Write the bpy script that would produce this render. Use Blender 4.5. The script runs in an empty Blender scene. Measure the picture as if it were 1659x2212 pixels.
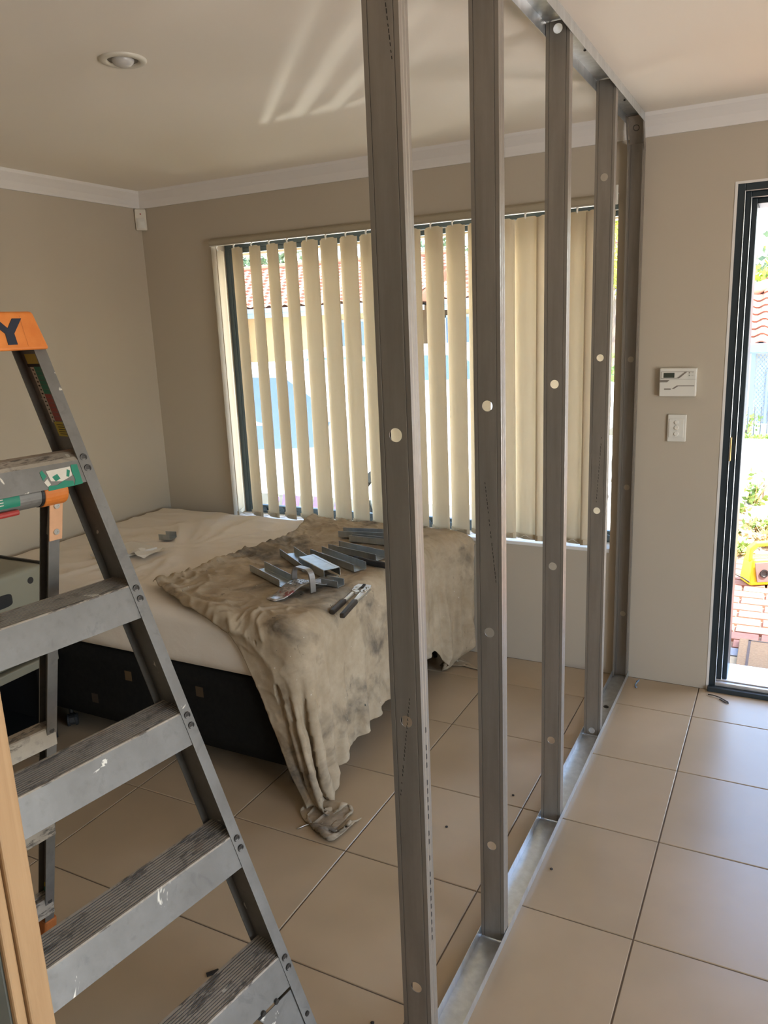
import bpy, bmesh, math, random
import numpy as np
from mathutils import Vector, Matrix, noise as mnoise

random.seed(7)
rng = np.random.default_rng(7)
C = bpy.context.scene.collection
sc = bpy.context.scene

# ------------------------------------------------------------------ camera
cam_d = bpy.data.cameras.new('camera')
cam = bpy.data.objects.new('camera', cam_d)
C.objects.link(cam)
YAW, PITCH, ROLL = -0.4847, -0.23215, -0.04193
fwd = Vector((math.sin(YAW) * math.cos(PITCH), math.cos(YAW) * math.cos(PITCH), math.sin(PITCH)))
rgt = Vector((math.cos(YAW), -math.sin(YAW), 0))
upv = rgt.cross(fwd)
r2 = math.cos(ROLL) * rgt + math.sin(ROLL) * upv
u2 = -math.sin(ROLL) * rgt + math.cos(ROLL) * upv
m = Matrix.Identity(4)
for k in range(3):
    m[k][0], m[k][1], m[k][2] = r2[k], u2[k], -fwd[k]
m.translation = Vector((0.585, 0.0, 1.6276))
cam.matrix_world = m
cam_d.sensor_fit = 'HORIZONTAL'
cam_d.sensor_width = 24.0
cam_d.lens = 24.0 * 1685.6 / 1659.0
cam_d.clip_start = 0.02
sc.camera = cam

# ------------------------------------------------------------------ world, sun, added lamps, exposure
w = bpy.data.worlds.new('world'); sc.world = w; w.use_nodes = True
nt = w.node_tree
sky = nt.nodes.new('ShaderNodeTexSky')
sky.sky_type = 'NISHITA'; sky.sun_disc = False
sky.sun_elevation = math.radians(54); sky.sun_rotation = math.radians(80)
nt.links.new(sky.outputs[0], nt.nodes['Background'].inputs[0])
nt.nodes['Background'].inputs[1].default_value = 0.7

def lamp(name, kind, energy, color, loc, rot=None, direction=None, **kw):
    d = bpy.data.lights.new(name, kind); d.energy = energy; d.color = color
    for k, v in kw.items(): setattr(d, k, v)
    o = bpy.data.objects.new(name, d); C.objects.link(o); o.location = loc
    if direction is not None:
        o.rotation_euler = Vector(direction).to_track_quat('-Z', 'Y').to_euler()
    elif rot: o.rotation_euler = rot
    return o
lamp('sun', 'SUN', 12.0, (1.0, 0.93, 0.82), (6, -1, 12), direction=(-0.72, 0.02, -1.0), angle=0.0093)
# fill lamp added in the unseen right opening, tilted up to lift the ceiling
lamp('right_fill', 'AREA', 9, (0.93, 0.96, 1.0), (3.17, 0.65, 0.75), direction=(-1, 0, 0.75), shape='RECTANGLE', size=2.0, size_y=1.2)
lamp('car_glint_stand_in', 'SPOT', 200, (1.0, 0.96, 0.88), (-3.84, 5.55, 1.22), direction=(2.72, -2.93, 1.18), spot_size=math.radians(10), spot_blend=0.85, shadow_soft_size=0.03)  # added spot lamp stands in for sun reflected off the parked car's glass
sc.view_settings.view_transform = 'Standard'
sc.view_settings.look = 'None'
sc.view_settings.gamma = 1.0
sc.view_settings.use_curve_mapping = False
sc.view_settings.exposure = 1.08
sc.cycles.max_bounces = 10
sc.cycles.diffuse_bounces = 6
sc.cycles.transparent_max_bounces = 16
sc.cycles.use_guiding = True
sc.cycles.sample_clamp_indirect = 6.0
sc.cycles.caustics_reflective = False
sc.cycles.caustics_refractive = False

# ------------------------------------------------------------------ materials
MATS = {}
def S(n, k, v):
    if k in n.inputs: n.inputs[k].default_value = v
def c4(c): return (c[0], c[1], c[2], 1.0)
class NT:
    """small helper round a material's node tree"""
    def __init__(self, name):
        self.m = bpy.data.materials.new(name); self.m.use_nodes = True
        self.t = self.m.node_tree; self.b = self.t.nodes['Principled BSDF']
        self.out = self.t.nodes['Material Output']
        self.tc = self.t.nodes.new('ShaderNodeTexCoord')
        MATS[name] = self.m
    def n(self, t, **kw):
        x = self.t.nodes.new(t)
        for k, v in kw.items():
            if hasattr(x, k): setattr(x, k, v)
            else: S(x, k, v)
        return x
    def l(self, a, b): self.t.links.new(a, b)
    def map(self, scale=(1, 1, 1), coord='Object', rot=(0, 0, 0)):
        mp = self.n('ShaderNodeMapping'); mp.inputs['Scale'].default_value = scale; mp.inputs['Rotation'].default_value = rot
        self.l(self.tc.outputs[coord], mp.inputs[0]); return mp.outputs[0]
    def noise(self, scale, detail=4, vec=None, rough=0.6, dist=0.0):
        x = self.n('ShaderNodeTexNoise'); S(x, 'Scale', scale); S(x, 'Detail', detail); S(x, 'Roughness', rough); S(x, 'Distortion', dist)
        self.l(vec if vec is not None else self.tc.outputs['Object'], x.inputs['Vector']); return x.outputs['Fac']
    def ramp(self, fac, a, b, ca=0.0, cb=1.0):
        r = self.n('ShaderNodeMapRange'); r.inputs[1].default_value = a; r.inputs[2].default_value = b
        r.inputs[3].default_value = ca; r.inputs[4].default_value = cb; self.l(fac, r.inputs[0]); return r.outputs[0]
    def mix(self, fac, a, b):
        x = self.n('ShaderNodeMix'); x.data_type = 'RGBA'
        if isinstance(fac, (int, float)): x.inputs[0].default_value = fac
        else: self.l(fac, x.inputs[0])
        for v, i in ((a, 6), (b, 7)):
            if isinstance(v, (tuple, list)): x.inputs[i].default_value = c4(v)
            else: self.l(v, x.inputs[i])
        return x.outputs[2]
    def math(self, op, a, b=0.0):
        x = self.n('ShaderNodeMath'); x.operation = op
        for v, i in ((a, 0), (b, 1)):
            if isinstance(v, (int, float)): x.inputs[i].default_value = v
            else: self.l(v, x.inputs[i])
        return x.outputs[0]
    def col(self, c):
        if isinstance(c, (tuple, list)): self.b.inputs['Base Color'].default_value = c4(c)
        else: self.l(c, self.b.inputs['Base Color'])
    def bump(self, fac, strength=0.2, dist=0.002):
        x = self.n('ShaderNodeBump'); S(x, 'Strength', strength); S(x, 'Distance', dist); self.l(fac, x.inputs['Height'])
        self.l(x.outputs[0], self.b.inputs['Normal'])

def mat(name, col, rough=0.6, metal=0.0, var=0.12, scale=8.0, bump=0.0, bscale=200.0, spec=None, rnd=0.0):
    g = NT(name)
    a = tuple(max(0, x * (1 - var)) for x in col); b = tuple(min(1, x * (1 + var)) for x in col)
    c = g.mix(g.noise(scale), a, b)
    if rnd:
        oi = g.n('ShaderNodeObjectInfo')
        hs = g.n('ShaderNodeHueSaturation'); g.l(c, hs.inputs['Color'])
        g.l(g.ramp(oi.outputs['Random'], 0, 1, 1 - rnd, 1 + rnd), hs.inputs['Value']); c = hs.outputs[0]
    g.col(c); S(g.b, 'Roughness', rough); S(g.b, 'Metallic', metal)
    if spec is not None: S(g.b, 'Specular IOR Level', spec)
    if bump: g.bump(g.noise(bscale, 3), bump)
    return g.m

WALL = mat('wall_paint', (0.505, 0.445, 0.358), 0.85, var=0.03, scale=1.2, bump=0.05, bscale=350, spec=0.25)
CEIL = mat('ceiling_paint', (0.87, 0.81, 0.72), 0.9, var=0.02, scale=1.0, spec=0.2)
CORN = mat('cornice_paint', (0.78, 0.75, 0.72), 0.7, var=0.02)
WHITE = mat('white_plastic', (0.74, 0.72, 0.66), 0.4, var=0.03)
OLDWHITE = mat('aged_white_plastic', (0.70, 0.66, 0.57), 0.45, var=0.05)
GROUT = mat('grout', (0.16, 0.12, 0.085), 0.9, var=0.2, scale=30)
GALV = None
DARKFRAME = mat('dark_blue_grey_metal', (0.035, 0.050, 0.062), 0.38, 0.3, var=0.12)
FRAMEGREY = mat('window_frame_metal', (0.10, 0.135, 0.155), 0.4, 0.3, var=0.1)
BLACK = mat('black_plastic', (0.012, 0.012, 0.013), 0.5)
BLACKFAB = mat('black_rubber', (0.018, 0.018, 0.02), 0.7)
CHROME = mat('worn_steel', (0.62, 0.60, 0.55), 0.28, 0.9, var=0.15, scale=40)
SCREW = mat('dark_screw', (0.05, 0.045, 0.04), 0.5, 0.3)
ORANGE = None
RED = mat('red_plastic', (0.33, 0.028, 0.02), 0.4, var=0.2)
NAVY = mat('navy_letter', (0.012, 0.017, 0.035), 0.6, var=0.3, scale=60)
GREENST = mat('green_sticker', (0.012, 0.20, 0.12), 0.5, var=0.15)
REDST = mat('red_sticker', (0.36, 0.06, 0.045), 0.5, var=0.2)
YELST = mat('yellow_sticker', (0.52, 0.40, 0.035), 0.5, var=0.1)
WHITEST = mat('white_sticker', (0.60, 0.55, 0.47), 0.6, var=0.12, scale=60)
INK = mat('ink', (0.035, 0.03, 0.028), 0.8)
BRASS = mat('brass', (0.55, 0.36, 0.13), 0.35, 0.9)
GLASSBULB = mat('frosted_glass', (0.55, 0.53, 0.50), 0.25, var=0.03)
SILVER = mat('aluminium_sill', (0.72, 0.72, 0.73), 0.33, 0.7, var=0.2, scale=25)

def tile_mat():
    g = NT('beige_floor_tile')
    geo = g.n('ShaderNodeNewGeometry'); n1 = g.noise(2.6, 2, geo.outputs['Position'], 0.5); n2 = g.noise(11, 2, geo.outputs['Position'], 0.5)
    oi = g.n('ShaderNodeObjectInfo')
    c = g.mix(g.ramp(n1, 0.1, 0.92), (0.37, 0.285, 0.18), (0.51, 0.39, 0.262))
    c = g.mix(g.math('MULTIPLY', g.ramp(n2, 0.3, 0.95), 0.4), c, (0.37, 0.285, 0.195))
    hs = g.n('ShaderNodeHueSaturation'); g.l(c, hs.inputs['Color']); g.l(g.ramp(oi.outputs['Random'], 0, 1, 0.95, 1.05), hs.inputs['Value'])
    g.col(hs.outputs[0])
    g.l(g.ramp(n1, 0.2, 0.8, 0.285, 0.34), g.b.inputs['Roughness'])
    S(g.b, 'Specular IOR Level', 0.75)
    g.bump(g.noise(5, 3), 0.06, 0.01)
    return g.m
TILE = tile_mat()

def galv_mat(name, col, rough=0.38, metal=0.85):
    g = NT(name)
    v = g.map((6, 6, 0.6))
    n = g.noise(6, 5, v); n2 = g.noise(70, 3)
    c = g.mix(g.ramp(n, 0.3, 0.7), tuple(x * 0.86 for x in col), tuple(min(1, x * 1.1) for x in col))
    g.col(c); S(g.b, 'Metallic', metal)
    g.l(g.ramp(n2, 0.3, 0.7, rough - 0.06, rough + 0.08), g.b.inputs['Roughness'])
    return g.m
GALV = galv_mat('galvanised_steel', (0.31, 0.28, 0.245), 0.42, 0.6)
GALVT = galv_mat('galvanised_track_steel', (0.66, 0.69, 0.70), 0.36, 0.85)
GALVO = galv_mat('galvanised_offcut_steel', (0.46, 0.50, 0.52), 0.34, 0.85)

def alu_mat(name, dirt):
    g = NT(name)
    n = g.noise(9, 6); n2 = g.noise(45, 4)
    c = g.mix(g.ramp(n, 0.3, 0.7), (0.36, 0.315, 0.255) if dirt else (0.15, 0.14, 0.125), (0.46, 0.405, 0.335) if dirt else (0.215, 0.205, 0.19))
    c = g.mix(g.math('MULTIPLY', g.ramp(n2, 0.55, 0.75), 0.5), c, (0.13, 0.12, 0.105))
    c = g.mix(g.math('MULTIPLY', g.ramp(g.noise(13, 5, dist=1.5), 0.60, 0.68), 0.35), c, (0.10, 0.095, 0.09))
    wmk = g.ramp(g.noise(16, 3, dist=1.0), 0.70, 0.73)
    c = g.mix(wmk, c, (0.62, 0.58, 0.50))
    if dirt:
        st = g.noise(7, 5, g.map((4.0, 1.0, 4.0)), 0.75)
        st2 = g.noise(26, 4, g.map((5.0, 0.8, 5.0)), 0.7)
        dk = g.math('MULTIPLY', g.ramp(st, 0.52, 0.58), g.ramp(st2, 0.42, 0.52))
        c = g.mix(g.math('MULTIPLY', dk, 0.85), c, (0.07, 0.06, 0.052))
        c = g.mix(g.math('MULTIPLY', g.ramp(g.noise(11, 4, dist=0.5), 0.63, 0.69), 0.6), c, (0.33, 0.25, 0.19))
    g.col(c); S(g.b, 'Metallic', 0.1 if dirt else 0.28); S(g.b, 'Roughness', 0.5 if not dirt else 0.6)
    g.bump(n2, 0.08)
    return g.m
ALU = alu_mat('ladder_aluminium', False)
ALUTREAD = alu_mat('worn_tread_aluminium', True)

def orange_mat():
    g = NT('orange_plastic')
    c = g.mix(g.ramp(g.noise(14, 5), 0.35, 0.7), (0.62, 0.17, 0.025), (0.74, 0.25, 0.05))
    c = g.mix(g.ramp(g.noise(9, 5, g.map((3, 1, 1)), dist=0.8), 0.66, 0.70), c, (0.50, 0.40, 0.32))
    g.col(c); S(g.b, 'Roughness', 0.55); return g.m
ORANGE = orange_mat()
FADEDORANGE = mat('faded_orange_plastic', (0.66, 0.36, 0.20), 0.6, var=0.15, scale=25)
DARKORANGE = mat('dirty_orange_rubber', (0.42, 0.13, 0.03), 0.7, var=0.3, scale=40)

def cloth_mat():
    g = NT('paint_stained_canvas')
    n = g.noise(5, 7, rough=0.7)
    c = g.mix(g.ramp(n, 0.3, 0.7), (0.34, 0.265, 0.175), (0.52, 0.43, 0.315))
    sm = g.math('MULTIPLY', g.ramp(g.noise(3.2, 5, dist=0.7), 0.48, 0.60), g.ramp(g.noise(30, 4), 0.25, 0.6, 0.45, 1.0))
    c = g.mix(g.math('MULTIPLY', sm, 0.8), c, (0.085, 0.075, 0.065))
    stk = g.math('MULTIPLY', g.ramp(g.noise(24, 4, g.map((1.0, 1.0, 0.35)), 0.75, 1.2), 0.62, 0.68), g.ramp(g.noise(4, 2), 0.45, 0.55))
    c = g.mix(g.math('MULTIPLY', stk, 0.6), c, (0.14, 0.12, 0.10))
    c = g.mix(g.math('MULTIPLY', g.ramp(g.noise(2.3, 5, dist=0.5), 0.56, 0.7), 0.55), c, (0.55, 0.50, 0.42))
    c = g.mix(g.ramp(g.noise(60, 2), 0.755, 0.775), c, (0.72, 0.68, 0.60))
    c = g.mix(g.ramp(g.noise(38, 2, g.map((1, 1, 1), rot=(0.4, 0.7, 0.2))), 0.765, 0.785), c, (0.05, 0.055, 0.05))
    g.col(c); S(g.b, 'Roughness', 0.95); S(g.b, 'Specular IOR Level', 0.1)
    g.bump(g.noise(420, 2), 0.25, 0.001)
    return g.m
CANVAS = cloth_mat()

def sheet_mat():
    g = NT('white_bed_sheet')
    g.col(g.mix(g.noise(3, 4), (0.76, 0.69, 0.60), (0.82, 0.75, 0.66)))
    S(g.b, 'Roughness', 0.95); S(g.b, 'Specular IOR Level', 0.1)
    g.bump(g.noise(9, 6, g.map((1, 0.45, 1), rot=(0, 0, 0.5)), 0.55, 0.6), 0.35, 0.012)
    return g.m
SHEET = sheet_mat()

def base_mat():
    g = NT('dark_patterned_upholstery')
    sep = g.n('ShaderNodeSeparateXYZ'); g.l(g.tc.outputs['Object'], sep.inputs[0])
    xx = g.math('ADD', sep.outputs[0], sep.outputs[1])
    zr = g.math('DIVIDE', sep.outputs[2], 0.135)
    row = g.math('FLOOR', zr); fz = g.math('FRACT', zr)
    xs = g.math('ADD', g.math('DIVIDE', xx, 0.36), g.math('MULTIPLY', row, 0.43))
    fx = g.math('FRACT', xs)
    wn = g.n('ShaderNodeTexWhiteNoise'); wn.noise_dimensions = '2D'
    cb = g.n('ShaderNodeCombineXYZ'); g.l(g.math('FLOOR', xs), cb.inputs[0]); g.l(row, cb.inputs[1]); g.l(cb.outputs[0], wn.inputs[0])
    inx = g.math('MULTIPLY', g.math('GREATER_THAN', fx, 0.2), g.math('LESS_THAN', fx, 0.30))
    inz = g.math('MULTIPLY', g.math('GREATER_THAN', fz, 0.3), g.math('LESS_THAN', fz, 0.60))
    ins = g.math('MULTIPLY', g.math('MULTIPLY', inx, inz), g.math('GREATER_THAN', wn.outputs['Value'], 0.25))
    base = g.mix(g.noise(60, 4), (0.008, 0.008, 0.008), (0.02, 0.019, 0.017))
    tan = g.mix(wn.outputs['Value'], (0.022, 0.022, 0.024), (0.12, 0.08, 0.04))
    g.col(g.mix(ins, base, tan)); S(g.b, 'Roughness', 0.95); S(g.b, 'Specular IOR Level', 0.1)
    return g.m
BASEFAB = base_mat()

def slat_mat():
    g = NT('blind_fabric')
    g.col(g.mix(g.noise(90, 3, g.map((1, 1, 0.1))), (0.69, 0.60, 0.46), (0.75, 0.66, 0.52)))
    S(g.b, 'Roughness', 0.9); S(g.b, 'Specular IOR Level', 0.1)
    tr = g.n('ShaderNodeBsdfTranslucent'); tr.inputs[0].default_value = (0.88, 0.80, 0.65, 1)
    mx = g.n('ShaderNodeMixShader'); mx.inputs[0].default_value = 0.34
    g.l(g.b.outputs[0], mx.inputs[1]); g.l(tr.outputs[0], mx.inputs[2]); g.l(mx.outputs[0], g.out.inputs[0])
    return g.m
SLAT = slat_mat()
RAIL = mat('blind_rail_beige', (0.42, 0.365, 0.27), 0.45, 0.2, var=0.05)

def glass_mat(name='window_glass', tint=(0.95, 0.98, 0.97)):
    g = NT(name)
    tr = g.n('ShaderNodeBsdfTransparent'); tr.inputs[0].default_value = c4(tint)
    gl = g.n('ShaderNodeBsdfGlossy'); gl.inputs['Roughness'].default_value = 0.02
    lw = g.n('ShaderNodeLayerWeight'); lw.inputs[0].default_value = 0.5
    fac = g.math('ADD', g.math('MULTIPLY', g.math('POWER', lw.outputs['Facing'], 5.0), 0.6), 0.03)
    mx = g.n('ShaderNodeMixShader'); g.l(fac, mx.inputs[0]); g.l(tr.outputs[0], mx.inputs[1]); g.l(gl.outputs[0], mx.inputs[2])
    g.l(mx.outputs[0], g.out.inputs[0]); return g.m
GLASS = glass_mat()

def wood_mat(name, a, b):
    g = NT(name)
    v = g.map((22, 22, 1.4))
    n = g.noise(3, 6, v, 0.65, 0.6)
    g.col(g.mix(g.ramp(n, 0.3, 0.7), a, b)); S(g.b, 'Roughness', 0.6); g.bump(n, 0.08)
    return g.m
PINE = wood_mat('raw_pine', (0.32, 0.19, 0.09), (0.40, 0.255, 0.13))
PANEL = mat('blue_grey_paint', (0.23, 0.27, 0.27), 0.5, var=0.12, scale=30)
BOXPLASTIC = mat('grey_green_plastic', (0.24, 0.228, 0.172), 0.5, var=0.06)

# outdoors
REDPAVE = mat('red_brick', (0.36, 0.17, 0.12), 0.9, var=0.25, scale=30, rnd=0.15)
GREYPAVE = mat('blue_grey_brick', (0.24, 0.26, 0.30), 0.9, var=0.2, scale=30, rnd=0.12)
CREAMPAVE = mat('cream_brick', (0.50, 0.40, 0.26), 0.9, var=0.2, scale=30, rnd=0.12)
CONCRETE = mat('pale_concrete', (0.78, 0.74, 0.67), 0.9, var=0.1, scale=3)
SOIL = mat('dry_garden_soil', (0.36, 0.24, 0.14), 0.95, var=0.4, scale=20)
SAND = mat('paver_sand', (0.42, 0.32, 0.22), 0.95, var=0.2, scale=20)
LEAF = mat('garden_leaf', (0.22, 0.33, 0.07), 0.6, var=0.35, scale=9)
DRYLEAF = mat('dry_leaf', (0.42, 0.31, 0.13), 0.8, var=0.3, scale=9)
BUSHLEAF = mat('yellow_green_leaf', (0.36, 0.42, 0.05), 0.6, var=0.3, scale=3)
TREELEAF = mat('grey_green_leaf', (0.13, 0.20, 0.10), 0.7, var=0.35, scale=3)
BARK = mat('bark', (0.22, 0.16, 0.12), 0.9)
STONE = mat('pink_sandstone', (0.55, 0.36, 0.26), 0.9, var=0.2)
ROOFTILE = mat('terracotta_roof_tile', (0.36, 0.145, 0.09), 0.8, var=0.2, scale=4, rnd=0.14)
ROOFMORTAR = mat('roof_underlay', (0.22, 0.08, 0.05), 0.9)
GUTTER = mat('blue_gutter', (0.22, 0.31, 0.45), 0.5, var=0.08)
HOUSEWALL = mat('tan_render', (0.40, 0.275, 0.145), 0.9, var=0.08)
HOUSEGREY = mat('pale_grey_render', (0.52, 0.51, 0.47), 0.9, var=0.06)
SOFFIT = mat('cream_soffit', (0.72, 0.60, 0.44), 0.7, var=0.04)
FASCIA = mat('grey_fascia', (0.34, 0.33, 0.28), 0.6, var=0.05)
CARWHITE = mat('white_car_paint', (0.78, 0.78, 0.77), 0.25, var=0.02)
CARGLASS = mat('dark_car_glass', (0.10, 0.15, 0.23), 0.12, var=0.1)
TYRE = mat('tyre', (0.02, 0.02, 0.02), 0.8)
PURPLE = mat('purple_signwriting', (0.20, 0.12, 0.32), 0.5, var=0.3, scale=30)
YELLOW = mat('yellow_plastic', (0.82, 0.66, 0.03), 0.45, var=0.08)
BROWNPANEL = mat('brown_speaker_panel', (0.20, 0.13, 0.12), 0.6)
COIR = mat('coir_mat', (0.33, 0.21, 0.115), 1.0, var=0.35, scale=90, bump=0.6, bscale=240)
COIRDARK = mat('coir_mat_print', (0.12, 0.09, 0.08), 1.0, var=0.3, scale=90)
FENCEBAR = mat('grey_fence_bar', (0.06, 0.07, 0.08), 0.5)
PATH = mat('blue_path', (0.45, 0.56, 0.60), 0.9, var=0.1)

# ------------------------------------------------------------------ mesh helpers
ORG = {}
class MB:
    def __init__(self): self.v = []; self.f = []
    def add(self, vs, fs):
        k = len(self.v); self.v += [tuple(map(float, q)) for q in vs]; self.f += [tuple(i + k for i in f) for f in fs]; return self
    def hexa(self, p):   # 8 points: bottom loop 0-3, top loop 4-7
        return self.add(p, [(3, 2, 1, 0), (4, 5, 6, 7), (0, 1, 5, 4), (1, 2, 6, 5), (2, 3, 7, 6), (3, 0, 4, 7)])
    def box(self, lo, hi):
        x0, y0, z0 = lo; x1, y1, z1 = hi
        return self.hexa([(x0, y0, z0), (x1, y0, z0), (x1, y1, z0), (x0, y1, z0), (x0, y0, z1), (x1, y0, z1), (x1, y1, z1), (x0, y1, z1)])
    def obox(self, o, ax, ay, az):   # oriented box from a corner and three edge vectors
        o, ax, ay, az = map(Vector, (o, ax, ay, az))
        return self.hexa([o, o + ax, o + ax + ay, o + ay, o + az, o + ax + az, o + ax + ay + az, o + ay + az])
    def prism(self, poly, ext):      # polygon of 3-D points extruded by a vector
        n = len(poly); e = Vector(ext); p = [Vector(q) for q in poly]
        fs = [tuple(range(n - 1, -1, -1)), tuple(range(n, 2 * n))] + [(i, (i + 1) % n, n + (i + 1) % n, n + i) for i in range(n)]
        return self.add(p + [q + e for q in p], fs)
    def sheet(self, rows):           # grid of points
        n = len(rows[0]); vs = [q for r in rows for q in r]
        return self.add(vs, [(i * n + j, i * n + j + 1, (i + 1) * n + j + 1, (i + 1) * n + j) for i in range(len(rows) - 1) for j in range(n - 1)])
    def tube(self, pts, r, seg=10, cap=True):
        pts = [Vector(q) for q in pts]; rows = []
        a = None
        for i, q in enumerate(pts):
            t = (pts[min(i + 1, len(pts) - 1)] - pts[max(i - 1, 0)]).normalized()
            if a is None:
                a = t.cross(Vector((0, 0, 1)));
                if a.length < 1e-3: a = t.cross(Vector((1, 0, 0)))
            a = (a - t * a.dot(t)).normalized(); b = t.cross(a)
            rr = r[i] if isinstance(r, (list, tuple)) else r
            rows.append([q + (a * math.cos(2 * math.pi * k / seg) + b * math.sin(2 * math.pi * k / seg)) * rr for k in range(seg)])
        k0 = len(self.v)
        self.add([p for rw in rows for p in rw], [(i * seg + j, i * seg + (j + 1) % seg, (i + 1) * seg + (j + 1) % seg, (i + 1) * seg + j) for i in range(len(rows) - 1) for j in range(seg)])
        if cap:
            self.f += [tuple(k0 + j for j in range(seg - 1, -1, -1)), tuple(k0 + (len(rows) - 1) * seg + j for j in range(seg))]
        return self
    def lathe(self, c, axis, prof, seg=24):   # prof: (along axis, radius)
        ax = Vector(axis).normalized(); a = ax.cross(Vector((0.3, 0.5, 0.8))).normalized(); b = ax.cross(a); c = Vector(c)
        rows = [[c + ax * h + (a * math.cos(2 * math.pi * k / seg) + b * math.sin(2 * math.pi * k / seg)) * r for k in range(seg)] for h, r in prof]
        return self.add([p for rw in rows for p in rw], [(i * seg + j, i * seg + (j + 1) % seg, (i + 1) * seg + (j + 1) % seg, (i + 1) * seg + j) for i in range(len(rows) - 1) for j in range(seg)])
    def build(self, name, mat, parent=None, org=(0, 0, 0), bevel=0.0, smooth=False, solid=0.0, seg=2):
        if parent is not None: org = ORG[parent.name]
        me = bpy.data.meshes.new(name)
        me.from_pydata([(q[0] - org[0], q[1] - org[1], q[2] - org[2]) for q in self.v], [], self.f)
        bm = bmesh.new(); bm.from_mesh(me); bmesh.ops.recalc_face_normals(bm, faces=bm.faces); bm.to_mesh(me); bm.free()
        me.materials.append(mat)
        o = bpy.data.objects.new(name, me); C.objects.link(o)
        if parent is not None: o.parent = parent
        else: o.location = org
        ORG[o.name] = org
        if smooth: me.shade_smooth()
        if solid:
            md = o.modifiers.new('thickness', 'SOLIDIFY'); md.thickness = solid; md.offset = 0
        if bevel:
            md = o.modifiers.new('bevel', 'BEVEL'); md.width = bevel; md.segments = seg; md.limit_method = 'ANGLE'
        return o

def root(name, label, cat, loc, group=None):
    o = bpy.data.objects.new(name, None); C.objects.link(o); o.location = loc; o.empty_display_size = 0.1
    ORG[o.name] = tuple(loc); o['label'] = label; o['category'] = cat
    if group: o['group'] = group
    return o
def tag(o, label, cat, group=None):
    o['label'] = label; o['category'] = cat
    if group: o['group'] = group
    return o
def struct(o): o['kind'] = 'structure'; return o
def copy_tree(o, parent=None):
    c = o.copy(); C.objects.link(c); ORG[c.name] = ORG.get(o.name, (0, 0, 0))
    if parent is not None: c.parent = parent
    for ch in list(o.children): copy_tree(ch, c)
    return c

# ================================================================== room shell
XL, YW, H = -2.699, 3.48, 2.40
XR, YB = 3.20, -2.50
WX0, WX1, WZ0, WZ1 = -2.225, -0.10, 0.60, 2.125       # window opening
DX0, DX1, DZ1 = 0.344, 1.21, 2.11                      # door opening
T = 0.25

b = MB()
for lo, hi in [((XL - 0.2, YW, 0), (WX0, YW + T, H + 0.1)), ((WX0, YW, 0), (WX1, YW + T, WZ0)), ((WX0, YW, WZ1), (WX1, YW + T, H + 0.1)),
               ((WX1, YW, 0), (DX0, YW + 0.11, H + 0.1)), ((WX1 + 0.055, YW + 0.11, 0), (DX0, YW + T, H + 0.1)), ((WX1, YW + 0.11, 0), (WX1 + 0.055, YW + T, WZ0)), ((WX1, YW + 0.11, WZ1), (WX1 + 0.055, YW + T, H + 0.1)), ((DX0, YW, DZ1), (DX1, YW + T, H + 0.1)), ((DX1, YW, 0), (XR + 0.2, YW + T, H + 0.1))]:
    b.box(lo, hi)
wf = struct(b.build('wall_front', WALL))
struct(MB().box((XL - 0.2, YB - 0.2, 0), (XL, YW, H + 0.1)).build('wall_left', WALL))
b = MB()
b.box((XR, 1.7, 0), (XR + 0.2, YW, H + 0.1)); b.box((XR, YB - 0.2, 0), (XR + 0.2, -0.4, H + 0.1)); b.box((XR, -0.4, 2.1), (XR + 0.2, 1.7, H + 0.1))
struct(b.build('wall_right', WALL))
b = MB()
b.box((XL, YB - 0.2, 0), (XR, YB, H + 0.1))
struct(b.build('wall_back', WALL))
struct(MB().box((XL - 0.2, YB - 0.2, H), (XR + 0.2, YW + T, H + 0.12)).build('ceiling', CEIL))
# white corner bead round the door reveal
b = MB().box((DX0 - 0.007, YW - 0.002, 0), (DX0 + 0.003, YW + 0.03, DZ1 + 0.006)).box((DX0 + 0.003, YW - 0.002, DZ1 - 0.003), (DX1, YW + 0.03, DZ1 + 0.006))
struct(b.build('trim_1', CORN))

# cornices
def cornice(name, p0, p1, inward, m0=0.0, m1=0.0):
    prof = [(0.0, -0.082), (0.010, -0.082), (0.014, -0.070), (0.024, -0.047), (0.040, -0.027), (0.052, -0.014), (0.055, 0.0), (0.0, 0.0)]
    p0, p1, inward = Vector(p0), Vector(p1), Vector(inward); d = (p1 - p0).normalized(); b = MB()
    n = len(prof)
    A = [p0 + inward * a + d * (a * m0) + Vector((0, 0, z)) for a, z in prof]; B = [p1 + inward * a - d * (a * m1) + Vector((0, 0, z)) for a, z in prof]
    b.add(A + B, [(i, (i + 1) % n, n + (i + 1) % n, n + i) for i in range(n)] + [tuple(range(n)), tuple(range(2 * n - 1, n - 1, -1))])
    return struct(b.build(name, CORN))
cornice('trim_2', (XL, YW, H), (XR, YW, H), (0, -1, 0), 1, 1)
cornice('trim_3', (XL, YB, H), (XL, YW, H), (1, 0, 0), 1, 1)

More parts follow.
